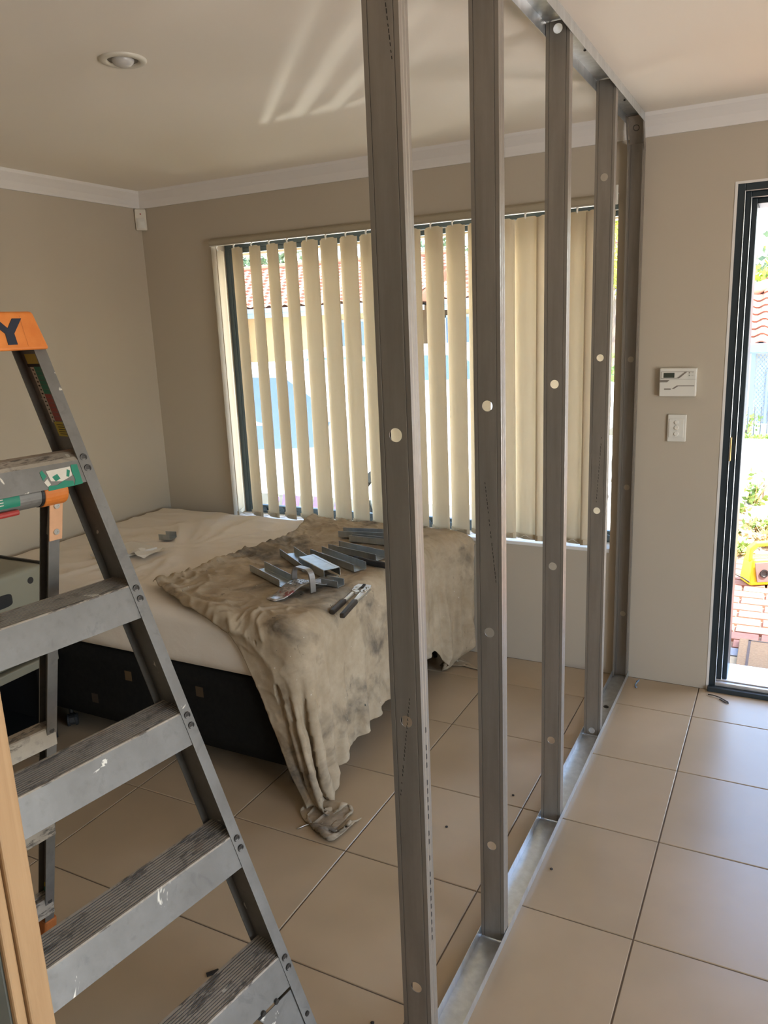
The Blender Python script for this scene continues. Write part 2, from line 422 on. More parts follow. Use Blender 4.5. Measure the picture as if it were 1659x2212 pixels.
# floor: grout bed with every tile its own piece
fl = struct(MB().box((XL - 0.2, YB - 0.2, -0.12), (XR + 0.2, YW + T, -0.0035)).build('floor', GROUT))
PT, U0, V0 = 0.44585, 0.30904, 3.1945
GR = 0.0042
def tile_mesh(x0, x1, y0, y1):
    bm = bmesh.new()
    e = 0.0016; z = 0.0
    vs = [(x0, y0, -0.0035), (x1, y0, -0.0035), (x1, y1, -0.0035), (x0, y1, -0.0035), (x0, y0, z - e), (x1, y0, z - e), (x1, y1, z - e), (x0, y1, z - e),
          (x0 + e, y0 + e, z), (x1 - e, y0 + e, z), (x1 - e, y1 - e, z), (x0 + e, y1 - e, z)]
    V = [bm.verts.new(q) for q in vs]
    for f in [(0, 1, 5, 4), (1, 2, 6, 5), (2, 3, 7, 6), (3, 0, 4, 7), (4, 5, 9, 8), (5, 6, 10, 9), (6, 7, 11, 10), (7, 4, 8, 11), (8, 9, 10, 11)]:
        bm.faces.new([V[i] for i in f])
    me = bpy.data.meshes.new('tile'); bm.to_mesh(me); bm.free(); me.materials.append(TILE); return me
full = tile_mesh(-PT / 2 + GR / 2, PT / 2 - GR / 2, -PT / 2 + GR / 2, PT / 2 - GR / 2)
for i in range(-8, 8):
    for j in range(-13, 2):
        x0, y0 = U0 + i * PT, V0 + j * PT; x1, y1 = x0 + PT, y0 + PT
        cx0, cx1, cy0, cy1 = max(x0, XL), min(x1, XR), max(y0, YB), min(y1, YW)
        if cx1 - cx0 < 0.02 or cy1 - cy0 < 0.02: continue
        if (cx0, cx1, cy0, cy1) == (x0, x1, y0, y1):
            o = bpy.data.objects.new('tile', full); o.location = ((x0 + x1) / 2, (y0 + y1) / 2, 0)
        else:
            o = bpy.data.objects.new('tile', tile_mesh(cx0 + GR / 2, cx1 - GR / 2, cy0 + GR / 2, cy1 - GR / 2))
        C.objects.link(o); o.parent = fl

# ------------------------------------------------------------------ window
wr = root('window_1', '', '', (WX0, 3.58, WZ0)); del wr['label']; del wr['category']; struct(wr)
FY0, FY1 = 3.595, 3.655
def frame(b, x0, x1, z0, z1, y0, y1, wd):
    b.box((x0, y0, z0), (x0 + wd, y1, z1)); b.box((x1 - wd, y0, z0), (x1, y1, z1)); b.box((x0 + wd, y0, z0), (x1 - wd, y1, z0 + wd)); b.box((x0 + wd, y0, z1 - wd), (x1 - wd, y1, z1))
FX1 = WX1 + 0.05
b = MB(); frame(b, WX0, FX1, WZ0, WZ1, FY0, FY1, 0.028); b.box((WX0 + 0.028, FY0 - 0.004, WZ1 - 0.05), (FX1 - 0.028, FY0 + 0.02, WZ1 - 0.028)); b.build('frame', FRAMEGREY, wr, bevel=0.002)
b = MB(); frame(b, WX0 + 0.028, -1.13, WZ0 + 0.028, WZ1 - 0.05, FY0 + 0.004, FY0 + 0.028, 0.024); b.build('sliding_sash', FRAMEGREY, wr, bevel=0.002)
b = MB(); frame(b, -1.16, FX1 - 0.028, WZ0 + 0.028, WZ1 - 0.05, FY0 + 0.03, FY0 + 0.055, 0.024); b.build('fixed_sash', FRAMEGREY, wr, bevel=0.002)
MB().box((WX0 + 0.05, FY0 + 0.014, WZ0 + 0.05), (-1.152, FY0 + 0.018, WZ1 - 0.072)).build('pane', GLASS, wr)
MB().box((-1.138, FY0 + 0.04, WZ0 + 0.05), (FX1 - 0.050, FY0 + 0.044, WZ1 - 0.072)).build('pane', GLASS, wr)
MB().box((WX0 + 0.001, YW - 0.004, WZ0 - 0.012), (WX1 - 0.001, FY0 + 0.01, WZ0 + 0.006)).build('sill', CORN, wr, bevel=0.004)
b = MB()
for k in range(34):
    x = WX0 + 0.08 + k * 0.061
    b.lathe((x, FY0 - 0.006, WZ0 + 0.03), (0, 1, 0), [(0, 0.0), (0.0, 0.014), (0.004, 0.014), (0.004, 0.0)], 10)
b.build('sash_track', FRAMEGREY, wr)

# vertical blind
BY = 3.472
vb = root('vertical_blind', 'beige vertical fabric blind with turned slats hanging in front of the window', 'blind', ((WX0 + WX1) / 2, BY, 2.08))
b = MB().box((WX0 + 0.012, BY - 0.022, 2.083), (WX1 - 0.004, BY + 0.022, 2.113)).box((WX0 + 0.012, BY - 0.025, 2.088), (WX1 - 0.004, BY - 0.022, 2.108))
b.box((WX0 + 0.003, BY + 0.004, 2.100), (WX1 - 0.003, BY + 0.022, 2.1245))  # taller back strip added to block light leaking in above the rail
b.build('headrail', RAIL, vb, bevel=0.003)
MB().box((WX0 + 0.016, BY - 0.0225, 2.0805), (WX1 - 0.006, BY - 0.0185, 2.0829)).build('rail_lip', WHITE, vb)
def slat_mesh():
    rows = []
    for z in (2.066, 1.9, 1.4, 1.0, 0.66, 0.624):
        row = []
        for k in range(13):
            u = (k / 12 - 0.5)
            row.append((u * 0.127, -0.017 * (1 - (2 * u) ** 2) + 0.008, z - 2.08))
        rows.append(row)
    rows[0] = [(x, y, z - (0.006 if abs(x) > 0.05 else 0)) for x, y, z in rows[0]]
    me = bpy.data.meshes.new('slat'); bb = MB().sheet(rows)
    me.from_pydata(bb.v, [], bb.f); me.materials.append(SLAT); me.shade_smooth(); return me
SM = slat_mesh()
hm = MB().tube([(0, -0.004, -0.022), (0, -0.010, -0.014), (0.001, -0.012, -0.004), (0, -0.004, 0.002)], 0.0045, 8)
hme = bpy.data.meshes.new('carrier_hook'); hme.from_pydata(hm.v, [], hm.f); hme.materials.append(WHITE); hme.shade_smooth()
wm = MB().box((-0.055, -0.004, -1.452), (0.055, 0.004, -1.43)); wme = bpy.data.meshes.new('bottom_weight'); wme.from_pydata(wm.v, [], wm.f); wme.materials.append(SLAT)
x343 = [-2.1355, -2.0251, -1.9133, -1.8036, -1.695, -1.58, -1.4705, -1.3594, -1.2486, -1.1379, -1.027, -0.9147, -0.8087, -0.697, -0.586, -0.4747, -0.364, -0.2536, -0.158]
phi = [-68, -27, -27, -28, -26, -17, -17, -19, -18, -22, -22, -25, -25, -20, -16, -13, 30, -12, 34]
for xq, ph in zip(x343, phi):
    x = 0.585 + (xq - 0.585) * BY / 3.43
    o = bpy.data.objects.new('slat', SM); C.objects.link(o); o.parent = vb
    o.location = (x - (WX0 + WX1) / 2, 0, 0); o.rotation_euler = (0, random.uniform(-0.004, 0.004), math.radians(ph))
    md = o.modifiers.new('thickness', 'SOLIDIFY'); md.thickness = 0.0009; md.offset = 0
    h = bpy.data.objects.new('carrier_hook', hme); C.objects.link(h); h.parent = o
    g = bpy.data.objects.new('bottom_weight', wme); C.objects.link(g); g.parent = o
# bead chain linking the bottoms, pull cord at the right
b = MB()
xs = [0.585 + (xq - 0.585) * BY / 3.43 for xq in x343]
for a_, c_ in zip(xs[:-1], xs[1:]):
    b.tube([(a_ + (c_ - a_) * t, BY - 0.012, 0.645 - 0.02 * (1 - (2 * t - 1) ** 2)) for t in (0, 0.25, 0.5, 0.75, 1)], 0.0012, 5)
b.build('link_chain', WHITE, vb)
b = MB().tube([(WX1 - 0.016, BY - 0.03, 2.09), (WX1 - 0.012, BY - 0.034, 1.5), (WX1 + 0.004, BY - 0.036, 1.1), (WX1 + 0.010, BY - 0.035, 0.95), (WX1 - 0.004, BY - 0.034, 0.85), (WX1 - 0.014, BY - 0.03, 1.1), (WX1 - 0.016, BY - 0.03, 2.09)], 0.0014, 6)
b.build('pull_cord', WHITE, vb, smooth=True)
MB().box((WX1 - 0.006, BY - 0.032, 2.075), (WX1 + 0.004, BY - 0.026, 2.15)).build('mounting_bracket', WHITE, vb, bevel=0.002)

# ------------------------------------------------------------------ entry door frame
dr = root('door_1', '', '', (DX0, YW, 0)); del dr['label']; del dr['category']; struct(dr)
def stepframe(name, d0, d1, y0, y1, mt):
    bb = MB().box((DX0 + d0, y0, 0), (DX0 + d1, y1, DZ1 - d0)).box((DX0 + d1, y0, DZ1 - d1), (DX1 - d1, y1, DZ1 - d0)).box((DX1 - d1, y0, 0), (DX1 - d0, y1, DZ1 - d0))
    return bb.build(name, mt, dr, bevel=0.003)
stepframe('outer_frame', 0.0, 0.030, YW + 0.004, YW + T, DARKFRAME)
stepframe('frame_rebate', 0.030, 0.052, YW + 0.030, YW + T, DARKFRAME)
stepframe('door_stop', 0.052, 0.072, YW + 0.075, YW + T, DARKFRAME)
stepframe('seal', 0.0285, 0.0315, YW + 0.000, YW + 0.012, GALVT)
stepframe('inner_seal', 0.0505, 0.0535, YW + 0.026, YW + 0.036, GALVT)
MB().box((DX0, YW - 0.022, -0.002), (DX1, YW + 0.045, 0.022)).build('sill_base', DARKFRAME, dr, bevel=0.004)
b = MB().box((DX0 + 0.03, YW + 0.0, 0.022), (DX1 - 0.03, YW + 0.045, 0.040)).box((DX0 + 0.03, YW + 0.02, 0.04), (DX1 - 0.03, YW + 0.028, 0.046)).box((DX0 + 0.05, YW + 0.045, 0.0), (DX1 - 0.05, YW + T + 0.01, 0.028))
b.build('threshold', SILVER, dr, bevel=0.003)
MB().box((DX0 + 0.0295, YW - 0.0005, 1.03), (DX0 + 0.036, YW + 0.03, 1.13)).build('strike_plate', BRASS, dr, bevel=0.002)

# ------------------------------------------------------------------ steel stud partition
sf = root('steel_stud_frame', 'unlined galvanised steel stud partition standing between the bed and the entry door', 'partition', (-0.032, 2.0, 0))
def plate_holes(b, x0, x1, zs0, zs1, holes, y, rad=0.0125, half=0.019):
    xc = (x0 + x1) / 2
    hs = sorted(holes); z = zs0
    def quad(z0, z1):
        b.add([(x0, y, z0), (x1, y, z0), (x1, y, z1), (x0, y, z1)], [(0, 1, 2, 3)])
    for h in hs:
        quad(z, h - half); z = h + half
        b.add([(x0, y, h - half), (xc - half, y, h - half), (xc - half, y, h + half), (x0, y, h + half)], [(0, 1, 2, 3)])
        b.add([(xc + half, y, h - half), (x1, y, h - half), (x1, y, h + half), (xc + half, y, h + half)], [(0, 1, 2, 3)])
        n = 32; vs = []
        for k in range(n):
            a = 2 * math.pi * k / n; ca, sa = math.cos(a), math.sin(a); s = half / max(abs(ca), abs(sa))
            vs += [(xc + ca * rad, y, h + sa * rad), (xc + ca * s, y, h + sa * s)]
        b.add(vs, [(2 * k, 2 * k + 1, (2 * k + 3) % (2 * n), (2 * k + 2) % (2 * n)) for k in range(n)])
    quad(z, zs1)
def stud(yw, holes, z0=0.004, z1=2.396, back=1):
    """C stud with the web at yw; back=+1 opens away from the camera"""
    L = [(-0.058, 0.033), (-0.064, 0.033), (-0.064, 0.024), (-0.0632, 0.022), (-0.064, 0.020), (-0.064, 0.013), (-0.0632, 0.011), (-0.064, 0.009), (-0.064, 0.0), (-0.0562, 0.0), (-0.0556, 0.0014), (-0.0546, 0.0014), (-0.054, 0.0), (-0.0522, 0.0)]
    b = MB()
    for prof in (L, [(-0.064 - x, y) for x, y in L]):
        b.sheet([[(x, yw + back * y, z0) for x, y in prof], [(x, yw + back * y, z1) for x, y in prof]])
    plate_holes(b, -0.0522, -0.0118, z0, z1, holes, yw)
    o = b.build('stud', GALV, sf, solid=0.0011)
    return o
s1 = stud(1.2286, [0.2676, 0.885, 1.4413])
s2 = stud(1.7005, [0.291, 0.8896, 1.4429])
s3 = stud(2.2731, [0.2975, 0.8899, 1.4458, 2.378])
s4 = stud(2.879, [0.0225, 0.9282, 1.4901, 2.0931])
s5 = stud(3.4775, [0.3066, 0.8976, 1.4524], z1=2.30, back=-1)
# the end stud's cut and folded top that clears the cornice
b = MB()
y0, z0_, y1, z1_ = 3.4765, 2.30, 3.418, 2.392
b.sheet([[(-0.060, y0, z0_), (-0.032, y0, z0_), (-0.004, y0, z0_)], [(-0.060, y1, z1_), (-0.032, y1, z1_), (-0.004, y1, z1_)]])
b.add([(-0.064, y0, z0_ - 0.03), (-0.064, y0 - 0.034, z0_ - 0.03), (-0.0645, y1 - 0.034, z1_), (-0.0645, y1, z1_)], [(0, 1, 2, 3)])
b.add([(0.001, y0, z0_ - 0.03), (0.001, y0 - 0.034, z0_ - 0.03), (0.001, y1 - 0.034, z1_), (0.001, y1, z1_)], [(0, 1, 2, 3)])
b.build('folded_top', GALV, s5, solid=0.0011)
b = MB()
p0 = Vector((-0.032, 3.4415, 2.352)); dd_ = Vector((0, y1 - y0, z1_ - z0_)).normalized()
b.tube([p0 + Vector((math.cos(a) * 0.011, 0, 0)) + dd_ * (math.sin(a) * 0.011) for a in [2 * math.pi * k / 20 for k in range(21)]], 0.0011, 6, cap=False)
b.build('punched_hole_rim', SCREW, s5)
# tracks
def track(name, zb, sgn, y0, y1, mt, hgt=0.030):
    b = MB()
    prof = [(-0.0665, zb + sgn * hgt), (-0.0662, zb + sgn * 0.004), (-0.0655, zb + sgn * 0.0008), (0.0015, zb + sgn * 0.0008), (0.0022, zb + sgn * 0.004), (0.0026, zb + sgn * hgt)]
    ys = [y0, y1]
    b.sheet([[(x, y, z) for x, z in prof] for y in ys])
    return b.build(name, mt, sf, solid=0.0011)
ft = track('floor_track', 0.0, 1, 0.62, 3.478, GALVT)
ct = track('ceiling_track', H, -1, 0.62, 3.424, GALVT, 0.034)
for y, x in ((3.18, -0.03), (2.55, -0.026), (1.42, -0.03)):
    MB().lathe((x, y, 2.3975), (0, 0, -1), [(0, 0.004), (0.003, 0.004), (0.004, 0.002), (0.004, 0.0)], 10).build('screw', SCREW, ct)
for y, x in ((3.14, -0.03), (1.105, -0.032)):
    MB().lathe((x, y, 0.0015), (0, 0, 1), [(0, 0.011), (0.002, 0.011), (0.003, 0.005), (0.006, 0.004), (0.006, 0.0)], 12).build('screw', SCREW if y > 2 else CHROME, ft)
# bright flange ends where the studs sit in the track; printed lines on the webs
def printed(st, pts, yy, n, size=0.0016):
    b = MB()
    for k in range(n):
        t = k / (n - 1); x = pts[0][0] + (pts[1][0] - pts[0][0]) * t; z = pts[0][1] + (pts[1][1] - pts[0][1]) * t
        if random.random() < 0.12: continue
        h = random.uniform(0.45, 0.9) * abs(pts[1][1] - pts[0][1]) / n
        b.add([(x - size / 2, yy, z), (x + size / 2, yy, z), (x + size / 2 - 0.0006, yy, z + h), (x - size / 2 - 0.0006, yy, z + h)], [(0, 1, 2, 3)])
    b.build('printed_line', INK, st)['kind'] = 'stuff'
printed(s1, ((-0.043, 2.34), (-0.0125, 2.03)), 1.2277, 34)
printed(s1, ((-0.022, 0.94), (-0.05, 0.72)), 1.2277, 26)
printed(s2, ((-0.040, 1.27), (-0.014, 1.02)), 1.6996, 26)
printed(s4, ((-0.020, 1.20), (-0.034, 0.96)), 2.8781, 20)
b = MB()
for k in range(26):
    z = 0.86 - k * 0.019
    if random.random() < 0.85: b.add([(0.0008, 1.2425, z), (0.0008, 1.2475, z), (0.0008, 1.2475, z + 0.010), (0.0008, 1.2425, z + 0.013)], [(0, 1, 2, 3)])
b.build('printed_line', INK, s1)['kind'] = 'stuff'

# ------------------------------------------------------------------ near panel at the left edge
E0 = Vector((0.585, 0, 0)) + 0.80 * Vector((-0.8305, 0.557, 0))
vdir = Vector((-0.8305, 0.557, 0)); rdir = Vector((0.557, 0.8305, 0)); bt = math.radians(38)
ed = rdir * math.cos(bt) + vdir * math.sin(bt); wd = -rdir * math.sin(bt) + vdir * math.cos(bt)
nd = root('door_panel', 'blue-grey door panel with a raw pine edge at the left edge of the photo', 'door panel', tuple(E0))
thick = 0.042
cr = E0 - ed * 0.0; Z0, Z1 = 0.004, 2.04
b = MB(); o_ = cr - ed * thick
b.obox(o_ + wd * 0.012 + Vector((0, 0, Z0)), ed * thick, wd * 0.70, Vector((0, 0, Z1))); b.build('leaf', PANEL, nd, bevel=0.002)
b = MB(); b.obox(o_ + ed * 0.0135 + Vector((0, 0, Z0)), ed * (thick - 0.0135), wd * 0.0118, Vector((0, 0, Z1))); b.build('pine_edge', PINE, nd, bevel=0.0025)
b = MB(); b.obox(o_ + wd * 0.004 + Vector((0, 0, Z0)), ed * 0.0125, wd * 0.0078, Vector((0, 0, Z1))); b.build('pine_bead', PINE, nd, bevel=0.0025)

# ------------------------------------------------------------------ wall fittings
# passive infrared sensor in the corner
ms = root('motion_sensor', 'small cream motion sensor under the cornice in the room corner', 'sensor', (XL + 0.03, YW - 0.03, 2.29))
cn = Vector((1, -1, 0)).normalized(); cs = Vector((1, 1, 0)).normalized(); cc = Vector((XL + 0.032, YW - 0.032, 2.258))
b = MB()
for zz in (0,):
    b.obox(cc - cs * 0.030 - cn * 0.028 + Vector((0, 0, -0.055)), cs * 0.060, cn * 0.030, (0, 0, 0.112)); 
b.build('housing', OLDWHITE, ms, bevel=0.006)
b = MB()
rows = []
for iz in range(7):
    rows.append([cc + cs * (0.022 * math.sin(a)) + cn * (0.0018 + 0.012 * math.cos(a) * math.sin(math.pi * (iz + 0.5) / 7)) + Vector((0, 0, -0.045 + iz * 0.0085)) for a in [math.radians(-80 + 20 * q) for q in range(9)]])
b.sheet(rows); b.build('lens', WHITE, ms, smooth=True)
MB().lathe(cc + cn * 0.002 + Vector((0, 0, 0.030)), cn, [(0.0, 0.004), (0.002, 0.003), (0.002, 0)], 10).build('indicator', RED, ms)

# alarm keypad / thermostat
yk = YW
kp = root('wall_control', 'white wall control unit with a small grey display beside the entry door', 'control', (0.1625, yk, 1.356))
MB().box((0.0905, yk - 0.026, 1.2985), (0.2355, yk + 0.0005, 1.4145)).build('case', WHITE, kp, bevel=0.004)
MB().box((0.0915, yk - 0.0268, 1.3688), (0.2345, yk - 0.0258, 1.3696)).build('flap_joint', FASCIA, kp)
MB().box((0.107, yk - 0.0272, 1.376), (0.1495, yk - 0.0255, 1.396)).build('display', mat('display_grey', (0.055, 0.065, 0.05), 0.3), kp)
b = MB().box((0.0965, yk - 0.0268, 1.3995), (0.190, yk - 0.0258, 1.4010)).box((0.0965, yk - 0.0268, 1.373), (0.160, yk - 0.0258, 1.3745)).box((0.0965, yk - 0.0268, 1.373), (0.0980, yk - 0.0258, 1.401))
b.prism([(0.158, yk - 0.0268, 1.373), (0.168, yk - 0.0268, 1.373), (0.201, yk - 0.0268, 1.401), (0.191, yk - 0.0268, 1.401)], (0, 0.001, 0)); b.box((0.199, yk - 0.0268, 1.3997), (0.224, yk - 0.0258, 1.401))
b.prism([(0.0915, yk - 0.0268, 1.3575), (0.122, yk - 0.0268, 1.3575), (0.131, yk - 0.0268, 1.3665), (0.0915, yk - 0.0268, 1.3665)], (0, 0.001, 0)); b.box((0.111, yk - 0.0268, 1.3265), (0.137, yk - 0.0258, 1.332))
b.prism([(0.140, yk - 0.0264, 1.330), (0.150, yk - 0.0264, 1.330), (0.166, yk - 0.0264, 1.341), (0.228, yk - 0.0264, 1.341), (0.228, yk - 0.0264, 1.344), (0.160, yk - 0.0264, 1.344)], (0, 0.001, 0))
b.build('printed_trim', mat('taupe_print', (0.24, 0.21, 0.18), 0.5), kp)
for zz in (1.3955, 1.385): MB().lathe((0.2075, yk - 0.0255, zz), (0, -1, 0), [(0, 0.003), (0.002, 0.003), (0.002, 0)], 10).build('button', FASCIA, kp)
b = MB()
for zz in (1.3955, 1.386): b.box((0.215, yk - 0.0265, zz - 0.0008), (0.223, yk - 0.0258, zz + 0.0008))
b.build('button_marks', FASCIA, kp)

sw = root('light_switch', 'white light switch plate with three round rockers below the wall control', 'switch', (0.165, yk, 1.165))
MB().box((0.1285, yk - 0.011, 1.1075), (0.2025, yk + 0.0005, 1.2215)).build('plate', WHITE, sw, bevel=0.003)
MB().box((0.1345, yk - 0.0135, 1.126), (0.1935, yk - 0.0105, 1.2035)).build('grid', WHITE, sw, bevel=0.002)
for zz in (1.1895, 1.1675, 1.1415):
    MB().lathe((0.1645, yk - 0.0130, zz), Vector((0, -1, 0.22)), [(0, 0.0095), (0.0025, 0.0095), (0.004, 0.0075), (0.004, 0)], 18).build('rocker', WHITE, sw, smooth=False)

# ceiling downlight
dl = root('ceiling_downlight', 'recessed ceiling downlight with a cream trim ring and frosted bulb', 'light', (-1.175, 1.862, H))
c_ = (-1.175, 1.862, H)
MB().lathe(c_, (0, 0, -1), [(-0.0, 0.066), (0.003, 0.066), (0.006, 0.062), (0.007, 0.048), (0.004, 0.044), (0.0005, 0.043)], 40).build('trim_ring', OLDWHITE, dl, smooth=True)
MB().lathe(c_, (0, 0, -1), [(0.0012, 0.043), (0.0006, 0.0)], 40).build('recess_shade', mat('downlight_recess_shade', (0.17, 0.15, 0.12), 0.3, 0.5), dl)  # flat disc; the shade of the recessed can is put into its dark colour
b = MB()
b.lathe((c_[0], c_[1], H - 0.001), (0, 0, -1), [(0.020 * math.sin(a), 0.0315 * math.cos(a)) for a in [math.radians(q) for q in range(0, 91, 10)]], 28); b.build('bulb', GLASSBULB, dl, smooth=True)

# ================================================================== bed
BX0, BX1, BY0, BY1 = XL + 0.02, -0.835, 2.035, 3.405
MZ0, MZ1 = 0.425, 0.645
def rbox_verts(lo, hi, nx, ny, nz, rad):
    """rounded box as six welded grids"""
    bm = bmesh.new()
    lo, hi = Vector(lo), Vector(hi); d = hi - lo
    def face(o, a, na, bq, nb):
        g = [[bm.verts.new(o + a * (i / na) + bq * (j / nb)) for j in range(nb + 1)] for i in range(na + 1)]
        for i in range(na):
            for j in range(nb): bm.faces.new((g[i][j], g[i + 1][j], g[i + 1][j + 1], g[i][j + 1]))
    X, Y, Z = Vector((d.x, 0, 0)), Vector((0, d.y, 0)), Vector((0, 0, d.z))
    face(lo, X, nx, Y, ny); face(lo + Z, X, nx, Y, ny); face(lo, X, nx, Z, nz); face(lo + Y, X, nx, Z, nz); face(lo, Y, ny, Z, nz); face(lo + X, Y, ny, Z, nz)
    bmesh.ops.remove_doubles(bm, verts=bm.verts, dist=1e-4)
    il, ih = lo + Vector((rad,) * 3), hi - Vector((rad,) * 3)
    for v in bm.verts:
        q = Vector([min(max(v.co[k], il[k]), ih[k]) for k in range(3)]); e = v.co - q
        if e.length > 1e-9: v.co = q + e.normalized() * min(e.length, rad) if e.length > rad else v.co
    bmesh.ops.recalc_face_normals(bm, faces=bm.faces)
    return bm
def bm_obj(bm, name, mt, parent=None, org=(0, 0, 0), smooth=True):
    if parent is not None: org = ORG[parent.name]
    bmesh.ops.translate(bm, verts=bm.verts, vec=-Vector(org))
    me = bpy.data.meshes.new(name); bm.to_mesh(me); bm.free(); me.materials.append(mt)
    if smooth: me.shade_smooth()
    o = bpy.data.objects.new(name, me); C.objects.link(o); ORG[o.name] = org
    if parent is not None: o.parent = parent
    else: o.location = org
    return o
bed = root('bed_base', 'low bed base in black upholstery printed with small tan squares, on castors', 'bed base', ((BX0 + BX1) / 2, (BY0 + BY1) / 2, 0))
bm_obj(rbox_verts((BX0 + 0.01, BY0 + 0.012, 0.105), (BX1 - 0.012, BY1 - 0.01, MZ0), 24, 18, 5, 0.016), 'upholstered_box', BASEFAB, bed)
b = MB(); frame(b, BX0 + 0.012, BX1 - 0.014, 0, 1, 0, 1, 0.01); 
def caster(x, y, rot):
    b = MB(); d = Vector((math.cos(rot), math.sin(rot), 0)); s = Vector((-d.y, d.x, 0)); c = Vector((x, y, 0.027))
    b.lathe((x - d.x * 0.018, y - d.y * 0.018, 0.106), (0, 0, -1), [(0, 0.0), (0, 0.024), (0.005, 0.024), (0.007, 0.009), (0.035, 0.009), (0.035, 0)], 14)
    hood = [c - s * 0.010 + (d * math.cos(a) + Vector((0, 0, 1)) * math.sin(a)) * 0.030 for a in [math.radians(q) for q in range(20, 201, 20)]]
    b.sheet([hood, [p + s * 0.020 for p in hood]])
    o = b.build('castor', BLACK, bed, smooth=False)
    for k in (-1, 1):
        b2 = MB().lathe(c + s * (0.020 * k), s * k, [(-0.0095, 0.0), (-0.0095, 0.026), (0.0, 0.026), (0.003, 0.021), (0.003, 0)], 22); b2.build('wheel', BLACKFAB, o)
for (x, y, r) in ((-0.935, 2.125, 0.6), (-2.09, 2.10, 2.4), (-0.93, 3.33, -0.8), (-2.6, 3.33, 1.2), (-2.6, 2.12, 0.3)): caster(x, y, r)

bm = rbox_verts((BX0, BY0, MZ0), (BX1, BY1, MZ1), 130, 100, 14, 0.05)
cw = Vector((-1.95, 2.72, 0))
for v in bm.verts:
    p = v.co
    if p.z > MZ1 - 0.03:
        d = (Vector((p.x, p.y, 0)) - cw); r = d.length
        a = math.atan2(d.y, d.x)
        wv = mnoise.noise(Vector((a * 3.2, r * 2.0, 3.1))) * math.exp(-((r - 0.30) / 0.30) ** 2) * 0.004 + 0.010 * max(0, 1 - abs(mnoise.noise(Vector((a * 2.6, r * 1.6, 3.1)))) * 3.0) ** 2 * math.exp(-((r - 0.33) / 0.30) ** 2)
        wv += mnoise.noise(Vector((p.x * 2.0 + p.y * 1.2, p.y * 9 - p.x * 4, 1.0))) * 0.003 + 0.007 * max(0, 1 - abs(mnoise.noise(Vector((p.x * 3.2 + p.y * 1.5, p.y * 6.5 - p.x * 1.5, 4)))) * 3.2) ** 2
        wv += mnoise.noise(Vector((p.x * 1.3, p.y * 1.3, 7))) * 0.006
        p.z += wv * min(1.0, max(0.12, (-1.35 - p.x) / 0.35))
    elif p.y < BY0 + 0.02:
        p.y += mnoise.noise(Vector((p.x * 3 + p.z * 2, p.z * 12, 2))) * 0.004
        if p.z < MZ0 + 0.06: p.z += 0.008 * mnoise.noise(Vector((p.x * 2.5, 0, 9)))
mt_ = bm_obj(bm, 'mattress', SHEET, org=((BX0 + BX1) / 2, (BY0 + BY1) / 2, MZ0))
tag(mt_, 'mattress in a creased white fitted sheet lying on the black bed base', 'mattress')

